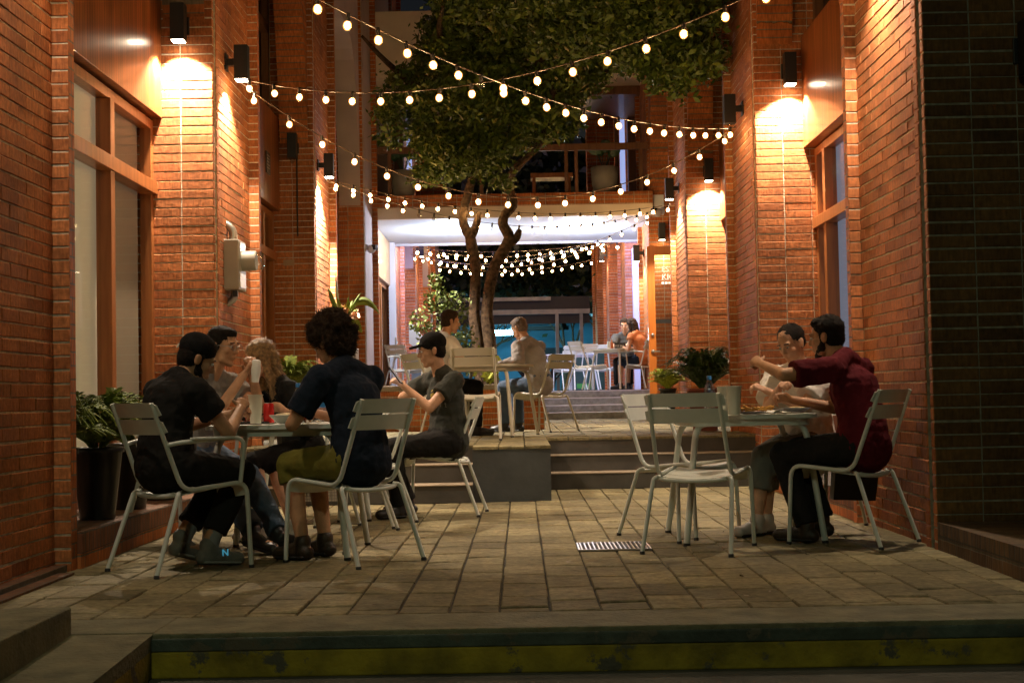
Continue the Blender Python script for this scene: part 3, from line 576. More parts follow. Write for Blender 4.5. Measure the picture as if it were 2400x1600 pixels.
# ---------------------------------------------------------------- string lights
def bulbmesh(sc, on):
    m = MB(); m.lathe([(.011*sc, .012), (.014*sc, 0), (.014*sc, -.045*sc)], (0, 0, 0), 8, 0); m.ball((0, 0, -.068*sc), (.018*sc, .018*sc, .021*sc) if on else (.027*sc, .027*sc, .031*sc), 1, 10, 8)
    if on: m.ball((0, 0, -.068*sc), (.028*sc, .028*sc, .032*sc), 2, 12, 9)
    o = m.build('bulb', [M['sock'], M['bulbon' if on else 'bulboff'], M['halo']]); me = o.data; bpy.data.objects.remove(o); return me
BM = {(1, 1): bulbmesh(1., 1), (1, 0): bulbmesh(1., 0), (2, 1): bulbmesh(1.5, 1), (2, 0): bulbmesh(1.5, 0)}
def string(a, b, sag, n, label, size=1, off=(), skip=(), t0=0., phase=.5):
    a, b = Vector(a), Vector(b); t = thing('string_lights', label, 'string lights', a, 0, 'strings of warm bulbs over the alley')
    P = lambda u: (b-a)*u+Vector((0, 0, -sag*4*u*(1-u)))
    m = MB(); m.tube([P(i/40) for i in range(41)], .005*size, 5); m.build('cable', M['cable'], t)
    for i in range(n):
        if i in skip: continue
        u = t0+(1-t0)*(i+phase)/n
        o = bpy.data.objects.new('bulb', BM[(size, 0 if i in off else 1)]); col.objects.link(o); o.parent = t
        p = P(u); o.location = p; o.rotation_euler = (random.uniform(-.12, .12), random.uniform(-.12, .12), 0)
string((-2.36, 6.5, 3.65), (2.2, 14.1, 3.50), .43, 29, 'string of bulbs crossing from the top left corner down to the unlit tilted right sconce', off=(13,))
string((-2.36, 12.0, 3.62), (2.2, 8.4, 3.62), .46, 19, 'string of bulbs from the left sconce above the meter up to the top right corner')
string((-2.36, 12.0, 3.60), (2.2, 14.1, 3.52), .86, 17, 'deep sagging string of bulbs between the left meter sconce and the tilted right sconce')
string((-2.36, 17.6, 3.62), (2.2, 19.7, 3.50), .27, 22, 'string of bulbs from the brilliant white sconce across the brick balcony edge')
string((-2.36, 17.6, 3.60), (2.22, 23.3, 3.86), .40, 24, 'string with some dead bulbs from the brilliant sconce past the tree to the passage corner', off=(5, 6, 8, 10, 12))
string((-2.3, 30.5, 3.95), (2.25, 23.4, 3.80), .45, 24, 'string of bulbs sagging under the white passage ceiling from the right corner', 1)
string((-2.3, 30.4, 4.10), (2.25, 35.5, 4.72), .18, 17, 'highest string of bulbs over the far alley beyond the passage', 2, off=(6, 7))
string((-2.3, 34.0, 4.35), (2.25, 35.6, 4.74), .50, 15, 'middle string of bulbs over the far alley beyond the passage', 2, off=(3,))
string((-2.3, 38.8, 4.48), (2.25, 41.0, 4.80), .25, 16, 'lowest and farthest string of bulbs in front of the dark trees', 2)
string((-2.3, 38.7, 4.85), (2.25, 30.0, 4.10), .22, 17, 'string of bulbs slanting across the far alley towards the right passage wall', 2, off=(8,))
# ---------------------------------------------------------------- chairs and tables (painted tube steel)
def slat(m, z0, z1, y0, y1, hw, mi=0, curve=.03):
    P = []
    for i in range(5):
        v = i/4; row = []
        for j in range(11):
            u = -1+2*j/10; q = 1-max(0, (abs(u)-.9)/.1)**2*.35; zz = (z0+z1)/2+(v-.5)*(z1-z0)*q
            row.append((u*hw, y0+(y1-y0)*v-curve*(1-u*u)+.0, zz))
        P.append(row)
    m.grid(P, mi, (0, .007, 0))
def make_chair(arm, name, m_):
    t = thing(name, 'x', 'chair')
    for s in (-1, 1):
        b = MB(); pts = fillet([(.222*s, .265, .012), (.215*s, .245, .452), (.208*s, -.13, .418), (.197*s, -.30, .868)], .075, 6)
        b.tube(pts, .0125, 8); b.build('side_rail', M[m_], t)
        b = MB(); b.tube(fillet([(.248*s, -.305, .012), (.222*s, -.165, .405), (.19*s, -.14, .41)], .05, 5), .0125, 8); b.build('leg', M[m_], t)
        b = MB(); b.lathe([(.015, 0), (.015, .014), (.012, .018)], (.222*s, .266, 0), 8); b.lathe([(.015, 0), (.015, .014), (.012, .018)], (.248*s, -.306, 0), 8); b.build('foot_cap', M['rubber'], t)
        if arm:
            b = MB(); b.tube(fillet([(.206*s, -.215, .655), (.232*s, -.16, .668), (.245*s, .22, .685), (.228*s, .20, .447)], .07, 5), .0115, 8); b.build('arm', M[m_], t)
            b = MB(); b.box(.227*s, .265*s, -.1, .15, .678, .692) if s > 0 else b.box(-.265, -.227, -.1, .15, .678, .692); b.build('armrest', M[m_], t, bevel=.005)
    b = MB(); b.tube([(.20*math.cos(math.pi*i/12)*1.0, -.14-.055*math.sin(math.pi*i/12), .41-.02*math.sin(math.pi*i/12)) for i in range(13)], .0115, 8); b.build('cross_bar', M[m_], t)
    b = MB()
    rows = [(-.175, .418), (-.16, .405), (-.09, .408), (-.085, .409), (.0, .418), (.005, .419), (.09, .432), (.095, .433), (.18, .445), (.22, .447), (.243, .43), (.247, .385)]
    P = []
    for (y, z) in rows:
        P.append([(u*.2, y, z-.016*(1-u*u)) for u in np.linspace(-1, 1, 9)])
    for a in (0, 2, 3):
        pass
    b.grid(P[0:3], 0, (0, 0, -.005)); b.grid(P[3:5], 0, (0, 0, -.005)); b.grid(P[5:7], 0, (0, 0, -.005)); b.grid(P[7:], 0, (0, -.001, -.005))
    b.build('seat', M[m_], t)
    b = MB(); slat(b, .795, .870, -.262, -.290, .226); slat(b, .708, .786, -.232, -.260, .232); b.build('backrest', M[m_], t)
    return t
def make_table(m_, name='dining_table'):
    t = thing(name, 'x', 'table')
    def rsq(h, r, n=6): return [(sx*(h-r)+r*math.cos(a), sy*(h-r)+r*math.sin(a)) for (sx, sy, a0) in ((1, 1, 0), (-1, 1, 90), (-1, -1, 180), (1, -1, 270)) for a in [R_(a0+90*k/n) for k in range(n+1)]]
    b = MB(); b.prism(rsq(.40, .13), .715, .738, 0, True); b.build('tabletop', M[m_], t, bevel=.007)
    b = MB(); b.prism(rsq(.36, .11), .675, .7148, 0, True); b.build('apron', M[m_], t)
    for sx in (1, -1):
        for sy in (1, -1):
            b = MB(); b.tube(fillet([(.17*sx, .17*sy, .69), (.315*sx, .315*sy, .69), (.396*sx, .396*sy, .015)], .11, 6), .0185, 10); b.lathe([(.020, 0), (.020, .015)], (.3965*sx, .3965*sy, 0), 10, 1); b.build('leg', [M[m_], M['rubber']], t)
    return t
cs = {}
def place(kind, x, y, z, head, label, group, m_='chair'):
    """head: unit-ish heading vector the sitter would face"""
    key = (kind, m_)
    rz = math.atan2(head[1], head[0])-math.pi/2
    if key not in cs:
        o = make_chair(kind == 'arm', 'armchair' if kind == 'arm' else 'cafe_chair', m_) if kind != 'table' else make_table(m_); cs[key] = o
        o.location = (x, y, z); o.rotation_euler = (0, 0, rz)
    else: o = dup(cs[key], None, (x, y, z), rz)
    o['label'] = label; o['group'] = group; return o
G1, G2, G3 = 'green grey tube chairs round the front tables', 'cream tube chairs on the raised terrace', 'white tube chairs on the upper floor'
place('arm', -1.772, 7.46, 0, (.716, .697), 'armchair of the man in black at the left table, nearest the camera', G1)
place('chair', -.93, 7.677, 0, (-.786, .618), 'chair of the curly haired person in dark blue at the left table', G1)
place('chair', .997, 7.948, 0, (.41, .912), 'empty chair with its back to the camera by the drain grate', G1)
place('chair', .985, 8.80, 0, (.72, -.69), 'empty chair left of the right hand table, just behind the chair by the drain', G1)
place('chair', 1.86, 8.15, 0, (-.776, .632), 'chair of the man in the dark red shirt', G1)
place('chair', 1.82, 9.10, 0, (-.62, -.78), 'chair of the woman in the white blouse', G1)
place('arm', -2.10, 8.88, 0, (.75, -.66), 'armchair of the man in the grey shirt with glasses', G1)
place('arm', -1.22, 9.45, 0, (-.80, -.60), 'armchair of the long haired woman behind the left table', G1)
place('arm', -1.10, 9.85, 0, (-.97, .24), 'empty chair half hidden behind the curly haired person', G1)
place('chair', -.60, 10.62, 0, (-1, .1), 'chair of the man in the black cap looking at his phone', G1)
place('table', -1.337, 8.14, 0, (.03, 1), 'round cornered table of the four people in front on the left', 'green grey tube tables on the plaza')
place('table', 1.317, 8.56, 0, (-.03, 1), 'round cornered table of the couple on the right', 'green grey tube tables on the plaza')
place('table', -1.45, 10.6, 0, (.1, 1), 'table in front of the man in the black cap, partly hidden', 'green grey tube tables on the plaza')
place('chair', -.43, 13.62, .46, (.04, 1), 'cream chair on the terrace with its back to the camera', G2, 'chairp')
place('chair', .26, 16.15, .46, (-.75, .66), 'cream chair of the grey haired man on the terrace', G2, 'chairp')
place('chair', -.90, 14.95, .46, (.86, .50), 'cream chair of the man in the white t-shirt, seen beside the tree', G2, 'chairp')
place('table', -.33, 14.72, .46, (.35, 1), 'cream table between the white t-shirt man and the grey haired man', 'cream tables on the terrace', 'chairp')
place('chair', 1.22, 25.35, .95, (.85, .5), 'cream chair left of the far right table at the top of the steps', G3, 'chairp')
place('arm', 2.22, 25.35, .95, (-.6, .8), 'armchair of the far woman beside the open orange door', G3, 'chairp')
place('table', 1.80, 25.75, .95, (1, .9), 'far table with a black sign at the top of the steps', 'cream tables on the terrace', 'chairp')
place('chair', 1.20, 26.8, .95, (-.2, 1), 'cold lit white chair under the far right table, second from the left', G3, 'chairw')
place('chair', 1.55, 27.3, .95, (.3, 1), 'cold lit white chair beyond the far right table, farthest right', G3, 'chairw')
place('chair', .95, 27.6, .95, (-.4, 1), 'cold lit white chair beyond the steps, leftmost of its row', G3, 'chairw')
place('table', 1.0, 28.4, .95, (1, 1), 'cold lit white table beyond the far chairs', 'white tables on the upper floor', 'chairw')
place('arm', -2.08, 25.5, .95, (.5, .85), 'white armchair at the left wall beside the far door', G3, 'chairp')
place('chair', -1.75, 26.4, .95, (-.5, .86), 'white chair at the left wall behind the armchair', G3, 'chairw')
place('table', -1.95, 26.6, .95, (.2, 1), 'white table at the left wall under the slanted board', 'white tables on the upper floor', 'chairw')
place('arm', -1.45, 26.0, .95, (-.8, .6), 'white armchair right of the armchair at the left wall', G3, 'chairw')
# ---------------------------------------------------------------- the tree on the terrace
def branch(m, pts, r0, r1, seg=9, k=4, wob=.02):
    P = [Vector(p) for p in pts]; out = []
    for i in range(len(P)-1):
        p0 = P[max(i-1, 0)]; p1 = P[i]; p2 = P[i+1]; p3 = P[min(i+2, len(P)-1)]
        for j in range(k):
            t = j/k; out.append(.5*((2*p1)+(p2-p0)*t+(2*p0-5*p1+4*p2-p3)*t*t+(3*p1-p0-3*p2+p3)*t**3))
    out.append(P[-1]); n = len(out)
    rr = [r0+(r1-r0)*i/(n-1)+random.uniform(-wob, wob)*r0 for i in range(n)]
    m.tube(out, rr, seg)
tr = thing('courtyard_tree', 'twin stemmed tree with a wide leafy crown growing from the brick planter', 'tree', (-.30, 18.5, .9))
ti = Matrix.Translation((.30, -18.5, -.9))
m = MB(); Y = 18.5
branch(m, [(-.50, Y, .9), (-.52, Y, 1.37), (-.55, Y, 1.64), (-.585, Y, 1.97), (-.55, Y, 2.47), (-.60, Y, 2.83), (-.63, Y, 2.98), (-.70, Y, 3.12), (-.70, Y, 3.30), (-.62, Y-.05, 3.58), (-.57, Y-.1, 3.80), (-.62, Y-.15, 4.08), (-.77, Y-.2, 4.36), (-.73, Y-.3, 4.69), (-.65, Y-.4, 4.9), (-.6, Y-.5, 5.7)], .086, .04, wob=.07, k=3)
branch(m, [(-.63, Y, 2.93), (-.55, Y, 3.08), (-.49, Y, 3.28)], .075, .035)
branch(m, [(-.36, Y, .9), (-.38, Y, 1.35), (-.40, Y, 1.69), (-.42, Y, 1.97), (-.34, Y, 2.47), (-.20, Y, 2.75), (-.13, Y, 2.87), (-.12, Y, 2.98), (-.19, Y, 3.12), (-.15, Y, 3.25), (-.05, Y, 3.35), (-.08, Y, 3.53), (-.13, Y, 3.67), (.12, Y-.2, 3.95), (.32, Y-.4, 4.12), (.5, Y-1, 4.7)], .092, .045, wob=.07, k=3)
branch(m, [(-.12, Y, 2.88), (-.02, Y, 2.93), (.03, Y, 3.04)], .085, .03)
branch(m, [(-.44, Y, .9), (-.44, Y, 1.45)], .17, .10)
for q in [[(-.62, 18.3, 4.5), (-1.1, 18.0, 4.7), (-1.6, 17.8, 5.1), (-1.9, 17.6, 5.4)], [(-.02, 18.5, 4.1), (.6, 18.1, 4.5), (1.1, 17.4, 4.8), (1.7, 16.6, 5.0)], [(.1, 18.4, 4.5), (.3, 17.5, 5.0), (.9, 16.3, 5.1), (1.6, 15.2, 4.6)],
          [(-.78, 18.2, 5.0), (-.9, 17.2, 5.3), (-.8, 16, 5.3)], [(-.6, 18.3, 4.4), (-.9, 18.6, 4.3), (-1.3, 18.8, 4.5)], [(.4, 17.8, 4.8), (.9, 17.6, 5.6), (1.3, 17.3, 6.2)], [(-.7, 18, 5.4), (-.2, 17.6, 6), (.2, 17.2, 6.5)]]:
    branch(m, q, .07, .018, 6)
o = m.build('trunk', M['bark']); o.parent = tr; o.matrix_parent_inverse = ti
# crown: clumps of leaves round the limbs
cl = []
def clump(x, y, z, r, n): cl.append((x, y, z, r, n))
for (x, y, z, r) in [(-1.38, 18, 4.55, .36), (-1.3, 17.9, 4.85, .34), (-1.0, 17.9, 5.1, .36), (-.7, 17.8, 5.5, .45), (-.75, 17.5, 6.0, .3), (-.7, 17.6, 4.7, .5), (-.3, 17.8, 4.65, .5), (.1, 17.8, 4.75, .5), (.5, 17.7, 4.6, .4), (.75, 17.5, 4.9, .45),
                     (-.4, 17.5, 5.3, .6), (.2, 17.4, 5.5, .6), (.8, 17.3, 5.5, .6), (-.5, 17.4, 6.1, .6), (.3, 17.2, 6.2, .6), (1.0, 17.0, 6.1, .6), (1.3, 16.8, 5.4, .6), (1.5, 16.2, 4.9, .5), (1.7, 15.5, 4.9, .5), (1.35, 15.6, 5.2, .55), (.8, 16, 5.3, .6), (.2, 16.2, 5.5, .6), (-.5, 16.5, 5.6, .5),
                     (1.75, 15.0, 4.35, .38), (1.45, 14.9, 4.55, .42), (1.0, 15.2, 4.75, .45), (1.9, 14.6, 4.3, .3), (-.95, 18.2, 4.2, .3), (-.5, 18.1, 4.15, .33), (-1.0, 18.3, 3.78, .2), (-.25, 18.2, 4.12, .28), (-.75, 18.2, 3.86, .22), (.25, 18.1, 4.3, .25), (-.35, 18.3, 3.86, .18), (-1.25, 18.1, 3.72, .14), (-1.62, 18, 4.2, .15), (-1.72, 18.1, 4.5, .15), (-.9, 18, 3.95, .3), (-.55, 17.9, 3.85, .26), (-.3, 18, 4.0, .28), (-1.1, 18, 4.15, .3), (-.1, 17.9, 4.2, .3), (.3, 17.9, 4.35, .33), (.6, 17.8, 4.35, .3), (-.22, 18.2, 3.62, .14),
                     (.6, 15.8, 4.9, .4), (1.3, 14.5, 5.0, .5), (1.8, 14.3, 4.8, .4), (.7, 14.8, 5.2, .5), (.0, 15.2, 5.4, .5), (2.0, 16, 5.6, .5)]:
    clump(x, y, z, r, int(3900*(r/.5)**2.3))
C = []
for (x, y, z, r, n) in cl:
    k = max(5, n//42); cc = rng.normal(size=(k, 3)); cc /= np.linalg.norm(cc, axis=1)[:, None]; cc *= (r*rng.uniform(.35, 1.08, k)**.6)[:, None]; cc[:, 2] *= .78
    for q in cc:
        p = rng.normal(size=(42, 3))*np.array([.075, .075, .05]); C.append(p+q+np.array([x, y, z]))
C = np.concatenate(C); print('tree leaves', len(C))
o = quads('crown', leaves(C, .035, 1.9, .5, .5), M['leaf']); o.parent = tr; o.matrix_parent_inverse = ti
# ---------------------------------------------------------------- plants
def leafy(name, label, cat, loc, pot, spec, leafm, group=None, stems=True):
    """pot: (bottom r, top r, h, material) ; spec: list of (dx,dy,dz,r,n,size)"""
    t = thing(name, label, cat, loc, 0, group)
    br_, tr_, h, pm = pot
    b = MB(); b.lathe([(br_, 0), (tr_, h-.03), (tr_+.012, h-.03), (tr_+.012, h), (tr_-.012, h), (tr_-.02, h-.03)], (0, 0, 0), 20); b.build('pot', M[pm], t)
    b = MB(); b.lathe([(tr_-.015, h-.05), (tr_-.03, h-.03), (.001, h-.02)], (0, 0, 0), 16); b.build('soil', M['soil'], t)
    C = []
    for (x, y, z, r, n) in spec['c']:
        p = rng.normal(size=(n, 3)); p /= np.linalg.norm(p, axis=1)[:, None]; p *= (r*rng.uniform(.2, 1, n)**.5)[:, None]; C.append(p+np.array([x, y, z+h]))
    C = np.concatenate(C); quads('foliage', leaves(C, spec['s'], spec.get('e', 2.2), .4), M[leafm], t)
    b = MB()
    for (x, y, z, r, n) in spec['c'][:8]: b.tube([(x*.1, y*.1, h-.03), (x*.5, y*.5, h+z*.5), (x, y, h+z)], [.008, .006, .003], 5)
    b.build('stem', M['bark'], t); return t
def fern(name, label, loc, pot, rad, hgt, nf, leafm, group=None, seed=1, droop=1.):
    """pot plant of arching fronds with leaflets on both sides"""
    t = thing(name, label, 'potted fern', loc, 0, group); rs = random.Random(seed)
    br_, tr_, h, pm = pot
    b = MB(); b.lathe([(br_, 0), (tr_, h-.03), (tr_+.012, h-.03), (tr_+.012, h), (tr_-.012, h), (tr_-.02, h-.03)], (0, 0, 0), 20); b.build('pot', M[pm], t)
    b = MB(); b.lathe([(tr_-.015, h-.05), (tr_-.03, h-.03), (.001, h-.02)], (0, 0, 0), 16); b.build('soil', M['soil'], t)
    Q = []; sm = MB()
    for k in range(nf):
        a = rs.uniform(0, 2*math.pi); L = rad*rs.uniform(.55, 1.1); H = hgt*rs.uniform(.45, 1.1)*(1.1-.4*L/rad); pts = []
        for i in range(15):
            u = i/14; pts.append(Vector((math.cos(a)*(L*u**1.15+tr_*.3), math.sin(a)*(L*u**1.15+tr_*.3), h+H*math.sin(u*math.pi*(.5+.28*droop)))))
        sm.tube(pts, [.003]*15, 4)
        for i in range(2, 15):
            p = pts[i]; d = (pts[i]-pts[i-1]).normalized(); sd = d.cross(Vector((0, 0, 1))); sd = sd.normalized() if sd.length > .01 else Vector((1, 0, 0)); up = sd.cross(d)
            ll = .055*math.sin(math.pi*(i/15)**.8+.25)*rs.uniform(.8, 1.2)*(rad/.3)**.5
            for s in (-1, 1):
                for jj in (0, .5):
                    q = p+(pts[i-1]-p)*jj; tip = q+sd*s*ll+d*ll*.55+up*rs.uniform(-.01, .014); mid = q.lerp(tip, .45); wv = d*ll*.22
                    Q.append([q, mid+wv, tip, mid-wv])
    sm.build('stem', M[leafm], t); quads('frond', np.array([[list(v) for v in q] for q in Q]), M[leafm], t); return t
GP = 'black pots of ferns on the left plinth'
fern('potted_fern', 'fern in the nearest black pot against the left brick strip', (-2.60, 7.85, .195), (.095, .14, .43, 'pot'), .34, .34, 90, 'fern', GP, 2)
fern('potted_fern', 'bushy fern in the second black pot, just behind the armchair of the man in black', (-2.50, 8.38, .195), (.10, .145, .42, 'pot'), .38, .36, 120, 'fern', GP, 3)
fern('potted_fern', 'fern in the third black pot on the left plinth', (-2.52, 9.15, .195), (.10, .145, .42, 'pot'), .26, .2, 45, 'fern', GP, 4)
fern('potted_fern', 'fern in the fourth and farthest black pot on the left plinth', (-2.52, 9.95, .195), (.10, .145, .42, 'pot'), .24, .2, 40, 'fern', GP, 5)
fern('potted_palm', 'bright green leafy plant in a tall black pot by the middle left doorway', (-2.12, 12.95, .46), (.10, .14, .50, 'pot'), .30, .34, 110, 'fern', 'tall pots by the walls', 6, .7)
fern('potted_bush', 'dark glossy bush in a reddish pot on the right of the terrace', (1.99, 15.4, .46), (.13, .19, .46, 'potr'), .42, .46, 150, 'dleaf', 'tall pots by the walls', 7, .8)
fern('potted_lime_plant', 'lime green spiky plant in a dark pot behind the dark bush', (2.02, 19.5, .46), (.08, .11, .48, 'pot'), .24, .30, 120, 'lime', 'tall pots by the walls', 8, .5)
leafy('planter_shrub', 'small airy shrub with yellow green leaves left of the tree stems', 'shrub', (-.98, 17.65, .96), (.05, .08, .1, 'pot'), {'c': [(-.02, 0, 1.0, .20, 260), (-.25, 0, .75, .16, 160), (.2, 0, .95, .20, 220), (.12, 0, .65, .25, 260), (-.1, 0, .5, .22, 200), (.28, 0, .55, .18, 160), (.0, 0, .3, .25, 220), (-.05, 0, 1.25, .12, 100), (.22, .1, .2, .2, 120)], 's': .032, 'e': 1.6}, 'leafs')
leafy('planter_shrub', 'little yellow green plant at the foot of the tree beside the white t-shirt man', 'plant', (-.42, 17.55, .96), (.04, .06, .06, 'pot'), {'c': [(-.15, 0, .22, .09, 26), (.05, 0, .12, .1, 30), (.12, 0, .26, .06, 14)], 's': .075, 'e': 1.7}, 'lime')
# flowers on the left
t = thing('flower_arrangement', 'tall arrangement of big leaves and peach flowers in a white vase by the left pier', 'flower arrangement', (-2.08, 17.0, .46))
b = MB(); b.box(-.14, .14, -.14, .14, 0, 1.02); b.build('stand', M['pwhite'], t, bevel=.01)
b = MB(); b.lathe([(.05, 1.02), (.07, 1.1), (.06, 1.25), (.07, 1.3)], (0, 0, 0), 16); b.build('vase', M['pwhite'], t)
b = MB()
for k in range(7):
    c = Vector((random.uniform(-.14, .12), random.uniform(-.1, .1), 1.38+random.uniform(0, .12)))
    for j in range(12):
        a = random.uniform(0, 6.28); e = random.uniform(-.3, 1.2); d = Vector((math.cos(a)*math.cos(e), math.sin(a)*math.cos(e), math.sin(e))); sd = d.orthogonal().normalized()*.022
        b.add([c, c+d*.04+sd, c+d*.085, c+d*.04-sd], [(0, 1, 2, 3)], 0, True)
b.build('flowers', plain('peach_petal', (.75, .42, .25), .6, .2, 10), t)
def bigleaf(b, base, tip, w, droop=.1):
    base, tip = Vector(base), Vector(tip); d = tip-base; sd = d.cross(Vector((0, 1, 0))).normalized()*w; P = []
    for i in range(9):
        u = i/8; c = base.lerp(tip, u)+Vector((0, 0, droop*4*u*(1-u))); q = math.sin(math.pi*u**.8)**.7
        P.append([c+sd*q*v+Vector((0, -.01+.02*abs(v), 0)) for v in (-1, -.5, 0, .5, 1)])
    b.grid(P)
b = MB(); bigleaf(b, (.05, 0, 1.5), (.42, -.05, 1.42), .05, .12); bigleaf(b, (0, 0, 1.4), (.2, 0, 1.2), .06, .04); bigleaf(b, (-.1, 0, 1.4), (-.2, -.02, 1.75), .03, .02)
for k in range(26):
    a = random.uniform(0, 6.28); l_ = random.uniform(.12, .3); bigleaf(b, (0, 0, 1.32), (math.cos(a)*l_*.7, math.sin(a)*l_*.7, 1.35+l_*random.uniform(.4, 1.2)), .022, .02)
b.build('leaf', M['fern'], t)
b = MB(); b.tube([(-.06, 0, 1.3), (-.1, 0, 1.7), (-.11, 0, 1.93)], [.02, .018, .003], 6); b.build('spike', M['potc'], t)
# balcony planters with monstera
for (x, lb, r) in ((-1.97, 'big pale grey bowl planter on the left of the balcony', .23), (1.53, 'big pale grey bowl planter with monstera leaves on the right of the balcony', .235)):
    t = thing('bowl_planter', lb, 'planter', (x, 24.55, 4.30), 0, 'pale bowl planters on the balcony')
    b = MB(); b.lathe([(r*.72, 0), (r*.95, .2), (r*1.02, .50), (r*.94, .50), (r*.9, .44)], (0, 0, 0), 28); b.build('bowl', M['potc'], t)
    b = MB(); b.lathe([(r*.9, .43), (r*.5, .45), (.001, .45)], (0, 0, 0), 20); b.build('soil', M['soil'], t)
    b = MB()
    for k in range(9):
        a = k*2.4; q = Vector((math.cos(a)*.28, math.sin(a)*.2, .75+.22*random.random())); bigleaf(b, (math.cos(a)*.12, math.sin(a)*.1, .72), q, .10, .05)
    b.build('leaf', M['monst'], t)
    b = MB()
    for k in range(9): a = k*2.4; b.tube([(0, 0, .44), (math.cos(a)*.07, math.sin(a)*.06, .6), (math.cos(a)*.12, math.sin(a)*.1, .72)], .007, 5)
    b.build('stem', M['monst'], t)
# ---------------------------------------------------------------- open orange door with lettering
t = thing('open_door', 'open orange glass door with white lettering and metal handle on the right', 'door', (2.76, 20.95, .46), R_(180))
# local x runs from the hinge towards the alley (0 .. .88)
b = MB(); 
b.box(0, .09, 0, .045, 0, 2.58); b.box(.75, .86, 0, .045, 0, 2.58); b.box(.09, .75, 0, .045, 2.45, 2.58); b.box(.09, .75, 0, .045, 0, .25)
b.build('frame', M['wdoor'], t, bevel=.003)
b = MB(); b.box(.09, .75, .018, .026, .25, 2.45); b.build('pane', M['glass'], t)
b = MB()
for z in (1.03, 1.27): b.lathe([(.028, 0), (.028, .015), (.012, .02), (.012, .05)], (0, 0, 0), 12) if False else b.ball((.80, .055, z), (.028, .02, .028), 0, 10, 8)
b.box(.70, .80, .065, .08, 1.02, 1.04); b.build('handle', M['steel'], t)
b = MB(); b.box(.52, .75, .027, .030, 1.44, 1.50); b.build('sticker', M['black'], t)
def text(s_, size, loc, rot, m_, name, parent, ext=.001):
    c = bpy.data.curves.new(name, 'FONT'); c.body = s_; c.size = size; c.extrude = ext; c.align_x = 'LEFT'
    o = bpy.data.objects.new(name, c); col.objects.link(o); c.materials.append(m_)
    dg = bpy.context.evaluated_depsgraph_get(); me = bpy.data.meshes.new_from_object(o.evaluated_get(dg)); bpy.data.objects.remove(o); o = bpy.data.objects.new(name, me); col.objects.link(o); o.location = loc; o.rotation_euler = rot; o.parent = parent; return o
mw = plain('white_vinyl', (.85, .83, .78), .5)
for i, (s_, sz) in enumerate((('ESTAC', .115), ('KIOSK', .12))):
    o = text(s_, sz, (.65, .034, 2.20-.115*i), (R_(90), 0, R_(180)), mw, 'lettering', t)
b = MB(); [b.box(.65-.05*q-.035, .65-.05*q, .034, .0355, 2.02, 2.05) for q in range(5)]; b.build('lettering', mw, t)
# slanted white board / hood at the left of the upper floor
t = thing('menu_lectern', 'bluish white slanted lectern board by the left wall of the upper floor', 'lectern', (-1.86, 26.2, .95))
b = MB(); b.prism([(-.16, .92), (.30, .62), (.34, .70), (.34, .74), (-.12, 1.28), (-.16, 1.26)], -.22, .22, 0, axis='Y'); b.build('board', M['chairw'], t, bevel=.006)
b = MB(); b.box(-.13, .05, -.16, .16, 0, .75); b.build('post', plain('blue_grey_paint', (.22, .28, .36), .5), t)
b = MB(); b.box(-.012, .012, 0, .012, 0, .36); b.box(.02, .03, 0, .012, 0, .36); o = b.build('door_pull_bar', M['steel']); o.location = (-2.26, 25.9, 1.62); tag(o, 'upright metal bar fixed to the left wall above the white chairs', 'bar')
# ---------------------------------------------------------------- dark street beyond
t = thing('bus_shelter', 'steel framed shelter with flat roof bars in front of the cyan lit wall', 'shelter', (.4, 43, .935))
ii = Matrix.Translation((-.4, -43, -.935))
def pz(b, nm, mt, par=t, inv=ii): o = b.build(nm, mt); o.parent = par; o.matrix_parent_inverse = inv; return o
b = MB(); b.box(-3.2, .95, 41.95, 42.05, 3.68, 3.79); pz(b, 'roof_bar', M['sgrey'])
b = MB(); b.box(-3.2, 2.1, 42, 42.1, 3.28, 3.42); pz(b, 'roof_bar', M['sgrey'])
b = MB(); b.box(-3.2, 2.1, 42.1, 45, 3.43, 3.47); pz(b, 'roof', M['dark'])
b = MB(); b.box(-3.2, 2.1, 42.12, 42.16, 3.425, 3.80); pz(b, 'fascia', M['dark'])
b = MB(); b.box(-3.2, 2.1, 42.12, 42.16, 3.0, 3.275); pz(b, 'valance', M['dark'])
for x in (-2.9, 1.12, 1.84): b = MB(); b.box(x-.05, x+.05, 42.02, 42.1, .935, 3.28); pz(b, 'post', M['sgrey'])
b = MB(); b.tube([(-.80, 43, 2.80), (-.10, 43, 2.80)], .08, 10); o = b.build('tube_light', M['tube']); tag(o, 'glowing cyan white fluorescent tube far behind the tree', 'tube light')
lo = bpy.data.objects.new('tube_lamp', lightdata('POINT', 'tube_lamp', 420, (.25, .75, 1), shadow_soft_size=.3)); col.objects.link(lo); lo.parent = o; lo.location = (-.45, 43.4, 2.6)
b = MB(); b.box(-12, 12, 49, 49.3, .9, 5.2, 0); o = b.build('street_wall', plain('teal_wall', (.10, .30, .42), .8, .3, .6)); tag(o, 'wall lit cyan beyond the shelter', 'wall')
lo2 = bpy.data.objects.new('wall_lamp', lightdata('AREA', 'wall_wash', 60, (.15, .62, 1), shape='RECTANGLE', size=6, size_y=.3)); col.objects.link(lo2); lo2.parent = o; lo2.location = (1.0, 47.4, 4.6); lo2.rotation_euler = (R_(50), 0, 0)
b = MB(); b.box(-.1, 1.6, 46, 46.5, 3.0, 3.12); b.box(-.1, 2.6, 47, 47.2, 2.15, 2.45); b.box(-2, -1.4, 47, 47.2, 2.15, 2.6); pz(b, 'cross_beam', M['dark'])
b = MB(); b.box(-.3, .4, 46.55, 46.6, 3.02, 3.14); b.box(1.9, 2.6, 46.6, 46.65, 3.45, 3.53); o = b.build('lit_shop_window', emit('cyan_window', (.25, .75, .95), .6)); tag(o, 'small cyan lit shop windows across the street', 'window')
